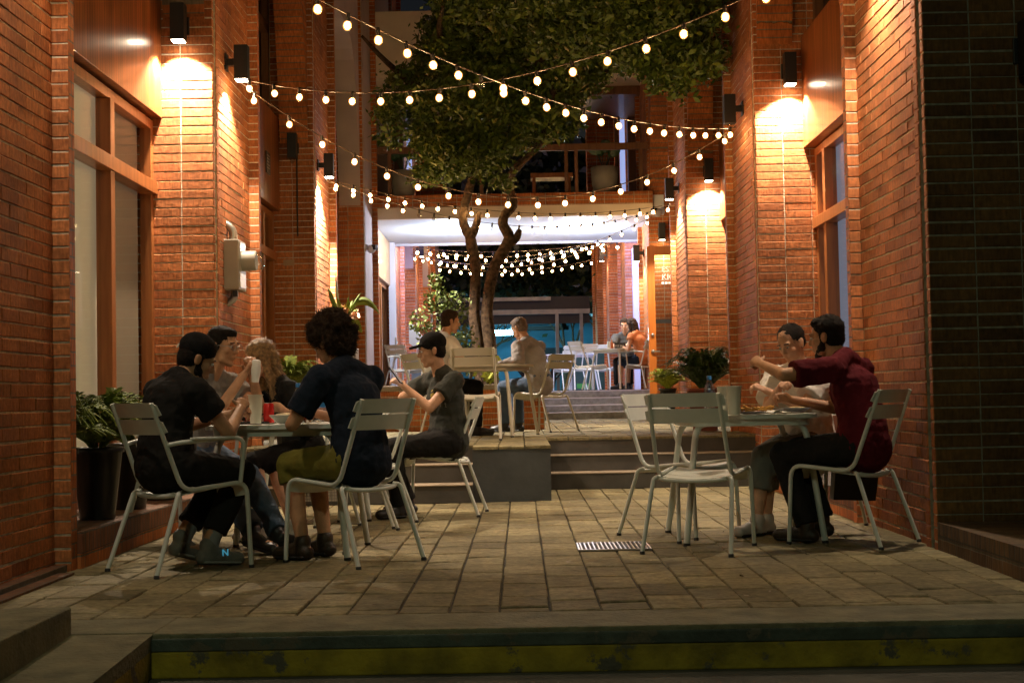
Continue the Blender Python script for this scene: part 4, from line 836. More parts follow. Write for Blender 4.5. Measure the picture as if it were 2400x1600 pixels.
b = MB(); b.box(-.5, .5, -.3, .3, 0, 1.25); b.box(-.52, .52, -.32, .32, 1.25, 1.35); b.box(-.3, .1, -.305, -.301, .12, .26, 1); o = b.build('street_cabinet', [plain('teal_cabinet', (.03, .13, .15), .5), emit('green_label', (.1, .6, .15), .3)], bevel=.02); o.location = (1.9, 40.5, .935); tag(o, 'dark teal street cabinet with a green label under the far chairs', 'cabinet')
# bare trees in the street
for i, (x, y, lb) in enumerate(((1.4, 45.5, 'bare forked tree silhouetted on cyan, left of the pair'), (2.6, 44.5, 'bare forked tree silhouetted on cyan beside the salmon wall'), (-1.5, 46, 'dark tree behind the shelter on the left'))):
    t = thing('street_tree', lb, 'tree', (x, y, .935), 0, 'dark street trees beyond the shelter'); b = MB()
    def rec(p, d, L, r, dep):
        q = p+d*L; b.tube([p, p.lerp(q, .5)+Vector((random.uniform(-.05, .05), 0, 0)), q], [r, r*.85, r*.7], 6)
        if dep:
            for k in range(2 if dep > 3 else 3):
                e = (d+Vector((random.uniform(-.75, .75), random.uniform(-.5, .5), random.uniform(-.1, .5)))).normalized(); rec(q, e, L*random.uniform(.65, .9), r*.62, dep-1)
    rec(Vector((0, 0, 0)), Vector((.15*(-1)**i, 0, 1)).normalized(), .9, .13, 5); b.build('trunk', M['bark'], t)
    C = rng.normal(size=(2600, 3))*np.array([1.5, 1.0, .8])+np.array([0, 0, 4.6]); quads('crown', leaves(C, .16, 1.6), M['nleaf'], t)
for i, (x, lb) in enumerate(((.35, 'spiky dark shrub under the shelter right of the grey haired man'), (.75, 'taller spiky dark shrub beside the shelter post'))):
    t = thing('street_shrub', lb, 'shrub', (x, 41, .935), 0, 'dark shrubs under the shelter'); b = MB()
    for q in range(16):
        a_ = random.uniform(-.6, .6); h_ = random.uniform(.6, 1.25); b.tube([(a_*.3, 0, 0), (a_*.5, random.uniform(-.1, .1), h_*.6), (a_, random.uniform(-.2, .2), h_)], [.03, .03, .012], 5)
    b.build('stem', M['dark'], t)
C = rng.uniform(size=(30000, 3))*np.array([16, 2.5, 5.5])+np.array([-8, 46.4, 3.75]); o = quads('treeline', leaves(C, .28, 1.6), M['nleaf']); tag(o, kind='stuff')
b = MB(); b.box(-30, 30, 56, 57, .9, 9.5); o = b.build('far_building', M['dark']); tag(o, 'dark building closing the street behind the trees', 'building')
# ---------------------------------------------------------------- things on the tables
def simple(name, label, cat, parts, loc, group=None, rz=0):
    t = thing(name, label, cat, loc, rz, group)
    for nm, prof, m_, seg in parts:
        b = MB(); b.lathe(prof, (0, 0, 0), seg); b.build(nm, M[m_] if isinstance(m_, str) else m_, t)
    return t
cupm = plain('paper_cup', (.70, .70, .60), .6, .03); red = plain('red_can', (.60, .02, .015), .25, .1, 20, metal=.3); bluep = plain('blue_plastic', (.02, .16, .42), .4); water = glassmat('clear_plastic', (.66, .72, .78), .08, .22); white = plain('glazed_white', (.62, .63, .58), .25, .03); food = plain('golden_food', (.55, .28, .04), .6, .4, 40, .5); greyb = plain('grey_bowl', (.20, .20, .21), .35, .05); rice = plain('rice_food', (.55, .42, .20), .7, .4, 60, .8); pap = plain('paper_napkin', (.78, .76, .70), .8, .04, 6, .2)
def cup(loc, h, label, r=.042, g='tall paper cups on the tables'): return simple('paper_cup', label, 'cup', [('body', [(r*.72, 0), (r*.96, h-.004), (r+.003, h-.003), (r+.003, h), (r-.004, h), (r*.7, .01), (.001, .009)], cupm, 20)], loc, g)
def bottle(loc, label):
    t = thing('water_bottle', label, 'bottle', loc, 0, 'clear water bottles with blue caps')
    b = MB(); b.lathe([(.028, 0), (.032, .01), (.031, .06), (.033, .075), (.033, .14), (.028, .165), (.013, .20), (.012, .212)], (0, 0, 0), 18); b.build('body', water, t)
    b = MB(); b.lathe([(.0145, .205), (.0145, .228), (.012, .23)], (0, 0, 0), 12); b.build('cap', bluep, t)
    b = MB(); b.lathe([(.0335, .085), (.0335, .13)], (0, 0, 0), 18); o = b.build('label', bluep, t)
    return t
cup((-1.482, 7.95, .741), .165, 'tall white cup in front on the left table, beside the red can')
cup((-1.232, 8.2, .741), .165, 'white cup behind the bowl on the left table, near the curly haired person')
cup((1.213, 8.1, .741), .165, 'tall greenish white cup on the near left corner of the right table', .046)
cup((1.205, 8.45, .741), .165, 'white cup with a red print behind the tall cup on the right table', .042)
bottle((-1.31, 8.38, .741), 'water bottle behind the bowl on the left table'); bottle((-1.166, 8.3, .741), 'water bottle mostly hidden by the curly haired person'); bottle((1.134, 8.55, .741), 'water bottle with a blue label on the right table')
simple('drink_can', 'bright red drinks can beside the tall white cup', 'can', [('body', [(.024, 0), (.031, .008), (.031, .102), (.026, .115)], red, 20), ('lid', [(.0255, .1152), (.026, .118), (.001, .1165)], 'steel', 20)], (-1.43, 8.07, .741))
simple('food_bowl', 'greenish white bowl of food on the left table', 'bowl', [('bowl', [(.035, 0), (.05, .006), (.092, .045), (.095, .05), (.09, .05), (.05, .015), (.001, .012)], white, 26), ('food', [(.084, .044), (.05, .056), (.001, .062)], rice, 14)], (-1.30, 7.88, .741))
def tray(loc, label, sx, sy, rz=0):
    b = MB(); b.box(-sx, sx, -sy, sy, 0, .006); b.box(-sx, sx, -sy, -sy+.008, .006, .014); b.box(-sx, sx, sy-.008, sy, .006, .014); b.box(-sx, -sx+.008, -sy+.008, sy-.008, .006, .014); b.box(sx-.008, sx, -sy+.008, sy-.008, .006, .014); o = b.build('tray', M['black'], bevel=.002); o.location = loc; o.rotation_euler = (0, 0, rz); return tag(o, label, 'tray', 'dark trays on the front tables')
tray((-1.52, 8.15, .7395), 'dark tray under the clutter on the left table', .10, .12); tray((1.12, 8.75, .7395), 'dark tray behind the empty chairs on the right table', .14, .10)
b = MB()
for k in range(12): b.ball((random.uniform(-.05, .05), random.uniform(-.04, .04), .02+random.uniform(0, .02)), random.uniform(.012, .02), 0 if k % 3 else 1, 8, 6)
o = b.build('food_pile', [plain('tomato_red', (.55, .04, .02), .5, .3), M['soil']]); o.location = (-1.53, 8.1, .75); tag(o, 'small pile of red and dark food left of the tall cup', 'food')
simple('side_plate', 'grey plate of golden fries on the right table', 'plate', [('plate', [(.06, 0), (.12, .012), (.122, .016), (.06, .006), (.001, .005)], greyb, 28)], (1.36, 8.30, .741), 'plates on the right table')
b = MB()
for k in range(26):
    p = Vector((random.uniform(-.08, .08), random.uniform(-.05, .05), .014+random.uniform(0, .022))); d = Vector((random.uniform(-1, 1), random.uniform(-1, 1), random.uniform(-.15, .2))).normalized()*.03; b.tube([p-d, p+d], .006, 5)
o = b.build('fries', food); o.location = (1.36, 8.30, .745); tag(o, 'golden fries heaped on the grey plate', 'fries')
simple('side_plate', 'pale rimmed dish behind the fries on the right table', 'plate', [('plate', [(.06, 0), (.095, .03), (.10, .032), (.06, .008), (.001, .006)], greyb, 28)], (1.33, 8.62, .741), 'plates on the right table')
simple('side_plate', 'small grey dish in the middle of the right table by the napkin', 'plate', [('plate', [(.05, 0), (.10, .02), (.102, .024), (.06, .008), (.001, .006)], greyb, 28)], (1.56, 8.62, .741), 'plates on the right table')
simple('food_bowl', 'dark bowl on the right table in front of the red shirt man', 'bowl', [('bowl', [(.04, 0), (.085, .03), (.088, .033), (.05, .01), (.001, .008)], greyb, 24), ('food', [(.075, .026), (.04, .036), (.001, .04)], rice, 12)], (1.62, 8.38, .741))
b = MB(); P = [[(x, y, .004+.018*abs(math.sin(x*40+y*25))*(1-abs(x)/.12)) for y in np.linspace(-.06, .06, 9)] for x in np.linspace(-.09, .09, 13)]; b.grid(P, 0, (0, 0, -.002)); o = b.build('paper_napkin', pap); o.location = (1.45, 8.22, .742); o.rotation_euler = (0, 0, .4); tag(o, 'crumpled white napkin on the near edge of the right table', 'napkin')
simple('napkin_holder', 'white napkin holder on the terrace beside the lime plant pot', 'napkin holder', [('body', [(.05, 0), (.05, .06), (.045, .065)], pap, 4)], (1.33, 9.35, .86)) if False else None
b = MB(); P = [[(x, y, .003+.012*abs(math.sin(x*50+y*30))) for y in np.linspace(-.05, .05, 8)] for x in np.linspace(-.06, .06, 9)]; b.grid(P, 0, (0, 0, -.002)); o = b.build('paper_napkin', pap); o.location = (-1.16, 7.98, .742); tag(o, 'crumpled white napkin by the hand of the curly haired person', 'napkin')
for (x, y, r_, lb) in ((-1.40, 7.72, .5, 'steel fork lying near the front edge of the left table'), (1.50, 8.12, -.7, 'steel fork lying near the front edge of the right table')):
    b = MB(); b.tube([(-.09, 0, .004), (.04, 0, .004), (.055, 0, .008)], .003, 6); [b.tube([(.055, q, .008), (.095, q, .006)], .0013, 4) for q in (-.008, -.003, .003, .008)]; b.box(.05, .058, -.009, .009, .006, .009); o = b.build('fork', M['steel']); o.location = (x, y, .742); o.rotation_euler = (0, 0, r_); tag(o, lb, 'fork')
# far table things
t = thing('table_sign', 'small black sign with pale writing on the far right table', 'sign', (1.80, 25.5, 1.692)); b = MB(); b.box(-.10, .10, -.02, .02, 0, .10); b.build('board', M['black'], t); text('222 204', .048, (-.092, -.022, .03), (R_(90), 0, 0), mw, 'lettering', t)
simple('candle_jar', 'white jar on the far right table beside the black sign', 'jar', [('body', [(.03, 0), (.03, .13)], white, 12)], (1.60, 25.55, 1.692)); simple('sauce_bottle', 'amber sauce bottle on the far right table', 'bottle', [('body', [(.025, 0), (.025, .10), (.01, .13), (.01, .16)], plain('amber', (.35, .08, .01), .3), 12)], (1.66, 25.6, 1.692))
b = MB(); b.box(-.32, -.04, -.14, .14, 0, .004); 
simple('glass_jar', 'small glass of greenery on the terrace table by the grey haired man', 'glass', [('body', [(.03, 0), (.035, .10)], water, 14), ('stem', [(.01, .02), (.012, .2)], 'fern', 6)], (-.42, 14.6, 1.2))
# handbag hanging behind the red shirt man, tote below the left table
b = MB(); b.prism([(-.13, -.12), (.12, -.13), (.15, .07), (.04, .12), (-.11, .10)], -.05, .06, 0, axis='Y'); b.tube([(-.1, 0, .1), (-.06, .02, .24), (.06, .02, .24), (.1, 0, .1)], .008, 6); o = b.build('handbag', M['black'], bevel=.02); o.location = (1.98, 8.55, .34); tag(o, 'black bag hanging from the chair behind the red shirt man', 'bag')
b = MB(); b.prism([(-.12, -.05), (.12, -.05), (.14, .06), (-.14, .06)], 0, .2, 0); o = b.build('checked_bag', brick('check_cloth', ('X', 'Z'), .02, 0, (.6, .55, .42), (.55, .5, .38), (.25, .22, .18), row=.02, msize=.002), bevel=.03); o.location = (-1.30, 9.2, .22); tag(o, 'pale checked bag hanging behind the legs of the curly haired person', 'bag')
# street lamp behind the camera: its weak light reaches the kerb and the chair legs
t = thing('street_lamp', 'street lamp standing behind the camera', 'street lamp', (-.2, -3.5, -.168)); b = MB(); b.tube([(0, 0, 0), (0, 0, 5.2), (-.3, .5, 5.6), (-.5, .9, 5.6)], .06, 8); b.build('pole', M['steel'], t); b = MB(); b.box(-.6, -.4, .75, 1.15, 5.5, 5.6); b.build('head', M['black'], t)
lo = bpy.data.objects.new('lamp', lightdata('SPOT', 'street_lamp_light', 330, (.86, 1, .66), spot_size=R_(140), spot_blend=.8, shadow_soft_size=.15)); col.objects.link(lo); lo.parent = t; lo.location = (-.5, .95, 5.42); lo.rotation_euler = (R_(35), 0, 0)

C = np.stack([rng.uniform(-2.1, 2.0, 46), rng.uniform(5.5, 11.5, 46), np.full(46, .012)], axis=1); Qd = leaves(C, .028, 1.7, 0); Qd[:, :, 2] = .006+np.abs(Qd[:, :, 2]-.012)*.35
tag(quads('fallen_leaves', Qd, leafmat('dry_leaf', (.09, .05, .02), (.22, .15, .05))), kind='stuff')
# ---------------------------------------------------------------- people
M['capcl'] = plain('cap_cloth', (.014, .013, .013), .95, .2, 20, .4, spec=.1)
M['glint'] = plain('shiny_strap', (.9, .85, .75), .2, .02, metal=.5)
def V3(*a): return Vector(a)
def cap(m, a, b, ra, rb, ax=None, w=1., d=1., mi=0, seg=14, flat=False):
    """tapered capsule a->b, cross-section scaled w along ax and d across it"""
    a, b = Vector(a), Vector(b); t = b-a; L = t.length; t = t.normalized() if L > 1e-6 else Vector((0, 0, 1))
    x = Vector(ax) if ax is not None else t.orthogonal(); x = (x-t*x.dot(t)).normalized(); y = t.cross(x); Vv = []; R = 4
    rings = [(a, ra, -90+90*i/R) for i in range(R+1)]+([(b, rb, 0), (b, rb*.9, 0), (b, rb*.5, 0), (b, rb*.05, 0)] if flat else [(b, rb, 90*i/R) for i in range(R+1)])
    for (c, r, an) in rings:
        q = max(math.cos(R_(an)), .02)*r; o = c+t*math.sin(R_(an))*r*min(w, d, 1.)
        for k in range(seg): e = 2*math.pi*k/seg; Vv.append(o+x*math.cos(e)*q*w+y*math.sin(e)*q*d)
    n = len(rings); F = [(i*seg+k, i*seg+(k+1) % seg, (i+1)*seg+(k+1) % seg, (i+1)*seg+k) for i in range(n-1) for k in range(seg)]
    m.add(Vv, F+[tuple(range(seg))[::-1], tuple(range((n-1)*seg, n*seg))], mi, True)
def ell(m, c, r, R=None, mi=0): m.ball(c, r, mi, 18, 12, R)
tex = {}
def solid(m, name, mats, voxel, it=4, disp=0., dsize=.12, parent=None):
    """fuse the overlapping shapes of m into one smooth continuous surface"""
    o = m.build(name, mats); r = o.modifiers.new('r', 'REMESH'); r.mode = 'VOXEL'; r.voxel_size = voxel; r.use_smooth_shade = True
    s = o.modifiers.new('s', 'SMOOTH'); s.factor = .5; s.iterations = it
    if disp:
        k = round(dsize, 3)
        if k not in tex: t = bpy.data.textures.new('folds', 'CLOUDS'); t.noise_scale = k; t.noise_depth = 3; tex[k] = t
        d = o.modifiers.new('d', 'DISPLACE'); d.texture = tex[k]; d.strength = disp; d.mid_level = .5; d.texture_coords = 'LOCAL'
    dg = bpy.context.evaluated_depsgraph_get(); me = bpy.data.meshes.new_from_object(o.evaluated_get(dg)); o.modifiers.clear(); old = o.data; o.data = me; bpy.data.meshes.remove(old)
    me.polygons.foreach_set('use_smooth', [True]*len(me.polygons)); me.name = name
    if parent is not None: o.parent = parent
    return o
def ik(a, c, l1, l2, pole):
    a, c = Vector(a), Vector(c); d = c-a; L = min(d.length, (l1+l2)*.995); u = d.normalized(); c = a+u*L
    x = (l1*l1-l2*l2+L*L)/(2*L); h = math.sqrt(max(l1*l1-x*x, 1e-6)); p = Vector(pole); p = (p-u*p.dot(u)).normalized()
    return a+u*x+p*h, c
def skinmat(name, c): return plain(name, c, .58, .14, 18, .25)
def cloth(name, c, var=.12):
    m = plain(name, c, .92, var, 9, .25, spec=.15); return m
def hand(m, wr, d, nrm, s=1., curl=.6, side=1, grip=False):
    """palm with four bent fingers of different lengths and a thumb leaving the side of the palm"""
    d = d.normalized(); nrm = (nrm-d*nrm.dot(d)).normalized(); x = d.cross(nrm)*side
    pc = wr+d*.045*s; cap(m, wr, pc+d*.035*s, .026*s, .036*s, x, 1.05, .48)
    for i, (ox, ln) in enumerate(((-.030, .068), (-.010, .077), (.010, .072), (.029, .056))):
        p0 = wr+d*(.080-.004*abs(i-1))*s+x*ox*s; a1 = curl*(.8+.1*i); d1 = (d*math.cos(a1)+nrm*math.sin(a1)+x*ox*1.5).normalized(); a2 = curl*2.1; d2 = (d*math.cos(a2)+nrm*math.sin(a2)).normalized(); a3 = curl*2.9; d3 = (d*math.cos(a3)+nrm*math.sin(a3)).normalized()
        p1 = p0+d1*ln*.5*s; p2 = p1+d2*ln*.32*s; p3 = p2+d3*ln*.25*s
        cap(m, p0-d*.012*s, p1, .0095*s, .0088*s); cap(m, p1, p2, .0088*s, .008*s); cap(m, p2, p3, .008*s, .0068*s)
    t0 = wr+d*.022*s-x*.022*s; t1 = t0+(d*.6-x*.75+nrm*.35).normalized()*.038*s; t2 = t1+(d*.85-x*.1+nrm*.55).normalized()*.034*s
    cap(m, t0, t1, .0135*s, .0105*s); cap(m, t1, t2, .0105*s, .0085*s)
def strands(ho, c, m_, style, body, Rh):
    """thin locks lying on the hair surface so that its outline is not smooth"""
    me = ho.data; nv = len(me.vertices); co = np.empty(nv*3, np.float32); no = np.empty(nv*3, np.float32); me.vertices.foreach_get('co', co); me.vertices.foreach_get('normal', no); co = co.reshape(-1, 3); no = no.reshape(-1, 3)
    n = 5200 if style == 'curly' else 3400; ix = rng.integers(0, nv, n); P = co[ix]; N_ = no[ix]
    base = np.array(Rh @ Vector((0, -.6, -1)) if style != 'curly' else (0, 0, 0)); d = base+rng.normal(size=(n, 3))*(.35 if style == 'long' else (.55 if style != 'curly' else 1)); d -= (d*N_).sum(1)[:, None]*N_; d /= np.linalg.norm(d, axis=1)[:, None]+1e-6; d += N_*(.30 if style != 'curly' else .75); d /= np.linalg.norm(d, axis=1)[:, None]
    L = rng.uniform(.014, .030, n)[:, None]*(1.9 if style == 'long' else (1.1 if style == 'curly' else .8)); s_ = np.cross(d, N_); s_ /= np.linalg.norm(s_, axis=1)[:, None]+1e-6; w_ = .0016; P = P-N_*.002
    quads('hair_lock', np.stack([P-s_*w_, P+s_*w_, P+d*L+s_*w_*.4-N_*L*.15, P+d*L-s_*w_*.4-N_*L*.15], axis=1), m_, body)
def person(label, x, y, z, head, lean=.12, slump=0., hd=(0, 0, 0), hands=(None, None), elb=((.6, -.6, -.6), (-.6, -.6, -.6)), feet=(None, None), curl=.6, female=False,
           skin=None, shirt=None, sleeve=.55, trous=None, tlen=1., shoe=None, socks=None, hair=None, hstyle='short', hcol=None, twist=0., hfwd=.06, neck=.155, vox=.0075, seat=.455, side=0., extra=None, loose=.018, group='people sitting at the tables', kneepole=(0, .5, 1), beard=None):
    rz = math.atan2(head[1], head[0])-math.pi/2; inv = (Matrix.Translation((x, y, z)) @ Matrix.Rotation(rz, 4, 'Z')).inverted()
    Lw = lambda p: inv @ Vector(p)
    k = .93 if female else 1.
    P = V3(0, 0, seat+.095); sp = V3(side, math.sin(lean), math.cos(lean)).normalized(); W = P+sp*.17*k+V3(0, -.015, 0); Cc = P+sp*.33*k; N = P+sp*(.495*k-slump)+V3(0, .03, 0)
    tw = Matrix.Rotation(twist, 3, 'Z'); lx = tw @ V3(1, 0, 0); sw = .175 if female else .195
    Sh = [N-sp*.055+lx*sw*s_ for s_ in (1, -1)]
    Rh = Matrix.Rotation(hd[0], 3, 'Z') @ Matrix.Rotation(hd[1], 3, 'X') @ Matrix.Rotation(hd[2], 3, 'Y')
    Hc = N+sp*neck*k+V3(0, hfwd, 0)+Rh @ V3(0, .015, .02); H = lambda *p: Hc+Rh @ Vector(p)*(.95 if female else 1.)
    J = {}
    for i, s_ in enumerate((1, -1)):
        tgt = Lw(hands[i]) if hands[i] else V3(.16*s_, .34, seat+.17); el, wr = ik(Sh[i], tgt, .285*k, .255*k, elb[i]); J['e', i] = el; J['w', i] = wr
        f = Lw(feet[i]) if feet[i] else V3(.12*s_, .42, .10); hp = P+V3(.092*s_, .01, -.01); kn, an = ik(hp, f, .43*k, .42*k, kneepole); J['h', i] = hp; J['k', i] = kn; J['a', i] = an
    m = MB()
    # body: torso, neck, head, arms, hands, legs as one surface
    cap(m, P, W, .125*k, .11*k, lx, 1.18, .85); cap(m, W, Cc, .11*k, .125*k, lx, 1.15, .8); cap(m, Sh[0], Sh[1], .052*k, .052*k); cap(m, Cc, N-sp*.06, .12*k, .075*k, lx, 1.2, .75)
    cap(m, N-sp*.03, H(0, -.02, -.06), .056*k, .052*k)
    for s_ in (0, 1): cap(m, Sh[s_].lerp(N, .35), N+sp*.035, .045*k, .045*k)
    ell(m, H(0, -.012, .035), (.074, .092, .086), Rh); ell(m, H(0, .022, -.03), (.060, .068, .082), Rh); cap(m, H(-.032, .03, -.075), H(0, .058, -.098), .028, .024); cap(m, H(.032, .03, -.075), H(0, .058, -.098), .028, .024)
    cap(m, H(0, .084, .008), H(0, .103, -.026), .009, .0125); ell(m, H(0, .098, -.031), (.017, .012, .009), Rh); cap(m, H(-.034, .072, .022), H(.034, .072, .022), .015, .015); ell(m, H(0, .083, -.060), (.024, .012, .007), Rh); ell(m, H(0, .081, -.071), (.020, .012, .007), Rh)
    ell(m, H(-.038, .055, -.022), (.022, .022, .022), Rh); ell(m, H(.038, .055, -.022), (.022, .022, .022), Rh)
    for s_ in (1, -1): ell(m, H(.076*s_, -.008, -.008), (.010, .020, .031), Rh); ell(m, H(.083*s_, -.016, .004), (.006, .014, .018), Rh)
    for i, s_ in enumerate((1, -1)):
        cap(m, Sh[i], J['e', i], .046*k, .038*k); cap(m, J['e', i], J['w', i], .038*k, .025*k, None, 1, 1)
        d = (J['w', i]-J['e', i]).normalized(); cr = curl[i] if isinstance(curl, (tuple, list)) else curl
        nn = V3(-s_*.75, 0, -.5) if abs(d.z) < .8 else V3(-s_*.5, .6, 0)
        hand(m, J['w', i], d, nn, .98*k, cr, -s_)
        cap(m, J['h', i], J['k', i], .082*k, .055*k); cap(m, J['k', i], J['k', i].lerp(J['a', i], .35), .053*k, .056*k); cap(m, J['k', i].lerp(J['a', i], .35), J['a', i], .054*k, .036*k)
        fd = V3(s_*.12, 1, -.15).normalized(); cap(m, J['a', i]+V3(0, -.02, -.05), J['a', i]+fd*.14+V3(0, 0, -.06), .033*k, .028*k, V3(1, 0, 0), 1.1, .8)
    body = solid(m, 'person', [skin], .0062, 2); body.location = (x, y, z); body.rotation_euler = (0, 0, rz); tag(body, label, 'person', group)
    # shirt
    if shirt:
        m = MB(); e = loose
        cap(m, P+V3(0, -.01, -.01), W, .146*k+e, .122*k+e, lx, 1.16, .9); cap(m, W, Cc, .122*k+e, .137*k+e, lx, 1.13, .84); cap(m, Cc, N-sp*.075, .132*k+e, .078*k+e, lx, 1.22, .8); cap(m, Sh[0]-sp*.008, Sh[1]-sp*.008, .056*k+e*.6, .056*k+e*.6); cap(m, Sh[0].lerp(N, .55)-sp*.01, Sh[1].lerp(N, .55)-sp*.01, .052*k+e*.5, .052*k+e*.5)
        for s_ in (0, 1): cap(m, Sh[s_].lerp(N, .3)-sp*.005, N+sp*.018, .056*k+e*.5, .056*k+e*.3)
        if female: ell(m, Cc+tw @ V3(.065, .09, .03), (.06, .055, .06)); ell(m, Cc+tw @ V3(-.065, .09, .03), (.06, .055, .06))
        for i in (0, 1):
            if sleeve > 0:
                q = Sh[i].lerp(J['e', i], min(sleeve, 1.)); cap(m, Sh[i], q, .056*k+e, .054*k+e*1.35, None, 1, 1, 0, 18, sleeve <= 1)
            if sleeve > 1: cap(m, J['e', i], J['e', i].lerp(J['w', i], sleeve-1), .048*k+e*.6, .036*k+e*.7)
        solid(m, 'shirt', [shirt], vox, 3, .020, .055, body)
    if trous:
        m = MB(); e = .013; cap(m, P+V3(0, 0, .05), P+V3(0, .02, -.015), .13*k+e, .125*k+e, V3(1, 0, 0), 1.25, .95)
        for i in (0, 1):
            cap(m, J['h', i], J['k', i], .092*k+e, .064*k+e)
            if tlen > 0: q = J['k', i].lerp(J['a', i], tlen); cap(m, J['k', i], q, .062*k+e, (.064-.014*tlen)*k+e*1.2, None, 1, 1, 0, 18, True)
        solid(m, 'trousers', [trous], vox, 3, .018, .06, body)
    for i, s_ in enumerate((1, -1)):
        a = J['a', i]
        if socks: mm = MB(); cap(mm, J['k', i].lerp(a, .72), a+V3(0, 0, -.03), .045, .045); solid(mm, 'sock', [socks], .007, 3, .006, .03, body)
        if shoe:
            mm = MB(); fd = V3(s_*.14, 1, 0).normalized(); zz = max(.035, a.z-.065); tz = .034
            heel = V3(a.x, a.y-.035, zz); toe = V3(a.x, a.y, 0)+fd*.17; toe.z = tz if a.z > .11 else zz
            cap(mm, heel, toe, .042, .038, V3(1, 0, 0), 1.0, .95); cap(mm, a+V3(0, 0, -.005), heel+fd*.04, .048, .045); cap(mm, heel+fd*.05+V3(0, 0, .03), toe-fd*.03+V3(0, 0, .008), .036, .03)
            so = solid(mm, 'shoe', [shoe], .007, 3, 0, .05, body)
            ms = MB(); cap(ms, heel+V3(0, 0, -.022), toe+V3(0, 0, -.02), .046, .042, V3(1, 0, 0), 1.0, .28); solid(ms, 'sole', [M['rubber'] if not extra or 'sole' not in extra else extra['sole']], .007, 2, 0, .05, so)
            if extra and 'N' in extra and i == 0:
                sd = fd.cross(V3(0, 0, 1)); cpos = heel.lerp(toe, .55)+V3(0, 0, .035)+sd*.036
                mt = Matrix((sd.cross(V3(0, 0, 1))*-1 if False else fd, V3(0, 0, 1), sd)).transposed(); o = text('N', .05, cpos-fd*.018-V3(0, 0, .02), mt.to_euler(), extra['N'], 'emblem', so, .003)
    # hair
    if hair:
        m = MB()
        if hstyle == 'short':
            ell(m, H(0, -.020, .048), (.081, .093, .083), Rh); ell(m, H(0, -.045, .0), (.077, .062, .078), Rh); ell(m, H(0, .03, .085), (.062, .05, .035), Rh)
            for s_ in (1, -1): cap(m, H(.073*s_, .012, .02), H(.070*s_, .015, -.015), .010, .006)
            dv = (.010, .02)
        elif hstyle == 'curly':
            ell(m, H(0, -.03, .06), (.115, .125, .105), Rh); ell(m, H(0, -.065, .0), (.11, .085, .115), Rh); ell(m, H(0, .055, .085), (.085, .05, .05), Rh)
            rr = random.Random(5)
            for q in range(70):
                a_ = rr.uniform(0, 6.28); e_ = rr.uniform(-.5, 1.5); u = V3(math.cos(a_)*math.cos(e_), math.sin(a_)*math.cos(e_), math.sin(e_))
                if u.y > .45 and u.z < .5: continue
                ell(m, H(u.x*.115, -.035+u.y*.125, .045+u.z*.11), (rr.uniform(.018, .03),)*3)
            dv = (.035, .03)
        elif hstyle == 'long':
            ell(m, H(0, -.020, .045), (.083, .098, .086), Rh)
            for s_ in (1, -1):
                cap(m, H(.075*s_, -.01, .04), H(.085*s_, .01, -.16), .026, .028); cap(m, H(.085*s_, .01, -.14), H(.085*s_, .03, -.30), .028, .016); cap(m, H(.05*s_, -.07, .0), H(.06*s_, -.06, -.28), .04, .022)
            cap(m, H(0, -.07, .0), H(0, -.07, -.28), .05, .03); dv = (.02, .025)
        elif hstyle == 'bun':
            ell(m, H(0, -.022, .045), (.080, .094, .082), Rh); ell(m, H(0, -.05, .0), (.072, .055, .06), Rh); ell(m, H(0, -.115, .03), (.035, .03, .035), Rh); dv = (.006, .02)
        elif hstyle == 'cap':
            ell(m, H(0, -.045, -.005), (.075, .058, .07), Rh); [cap(m, H(.073*s_, .005, .02), H(.071*s_, .0, -.02), .012, .008) for s_ in (1, -1)]; dv = (.01, .02)
        ho = solid(m, 'hair', [hair], .006, 2, dv[0], dv[1], body)
        if vox < .01: strands(ho, H(0, -.02, .03), hair, hstyle, body, Rh)
        if hstyle == 'cap' or (extra and 'cap' in extra):
            m = MB(); ell(m, H(0, -.018, .055), (.088, .102, .085), Rh); s1 = -1 if (extra and extra.get('cap') == 'back') else 1
            for a_ in (-30, -15, 0, 15, 30): cap(m, H(math.sin(R_(a_))*.08, s1*.06-.01, .052), H(math.sin(R_(a_))*.10, s1*(.06+.095*math.cos(R_(a_))), .042), .013, .011)
            solid(m, 'cap', [M['capcl']], .006, 3, 0, .05, body)
    if extra and 'strap' in extra:
        m = MB(); ell(m, H(0, -.020, .058), (.090, .102, .084), Rh); solid(m, 'cap', [M['capcl']], .006, 3, 0, .05, body)
        m = MB(); m.box(-.018, .018, -.002, .002, -.012, .012, 0, Matrix.Translation(H(-.02, -.118, .03)) @ Rh.to_4x4()); m.build('cap_strap', [M['glint']], body)
    if beard:
        m = MB(); cap(m, H(-.05, .02, -.06), H(0, .06, -.105), .024, .026); cap(m, H(.05, .02, -.06), H(0, .06, -.105), .024, .026); cap(m, H(-.058, .01, -.03), H(-.05, .02, -.06), .014, .022); cap(m, H(.058, .01, -.03), H(.05, .02, -.06), .014, .022); solid(m, 'beard', [beard], .006, 2, .01, .02, body)
    m = MB()
    for s_ in (1, -1): m.ball(H(.030*s_, .0795, .003), (.011, .009, .008), 0, 10, 8, Rh); m.ball(H(.030*s_, .0865, .003), (.005, .004, .005), 1, 8, 6, Rh); cap(m, H(.045*s_, .083, .026), H(.018*s_, .090, .028), .0035, .0045, None, 1, 1, 1, 6)
    m.build('eyes', [plain('eye_white', (.6, .58, .55), .3) if 'ew' not in tex else tex['ew'], M['black']], body)
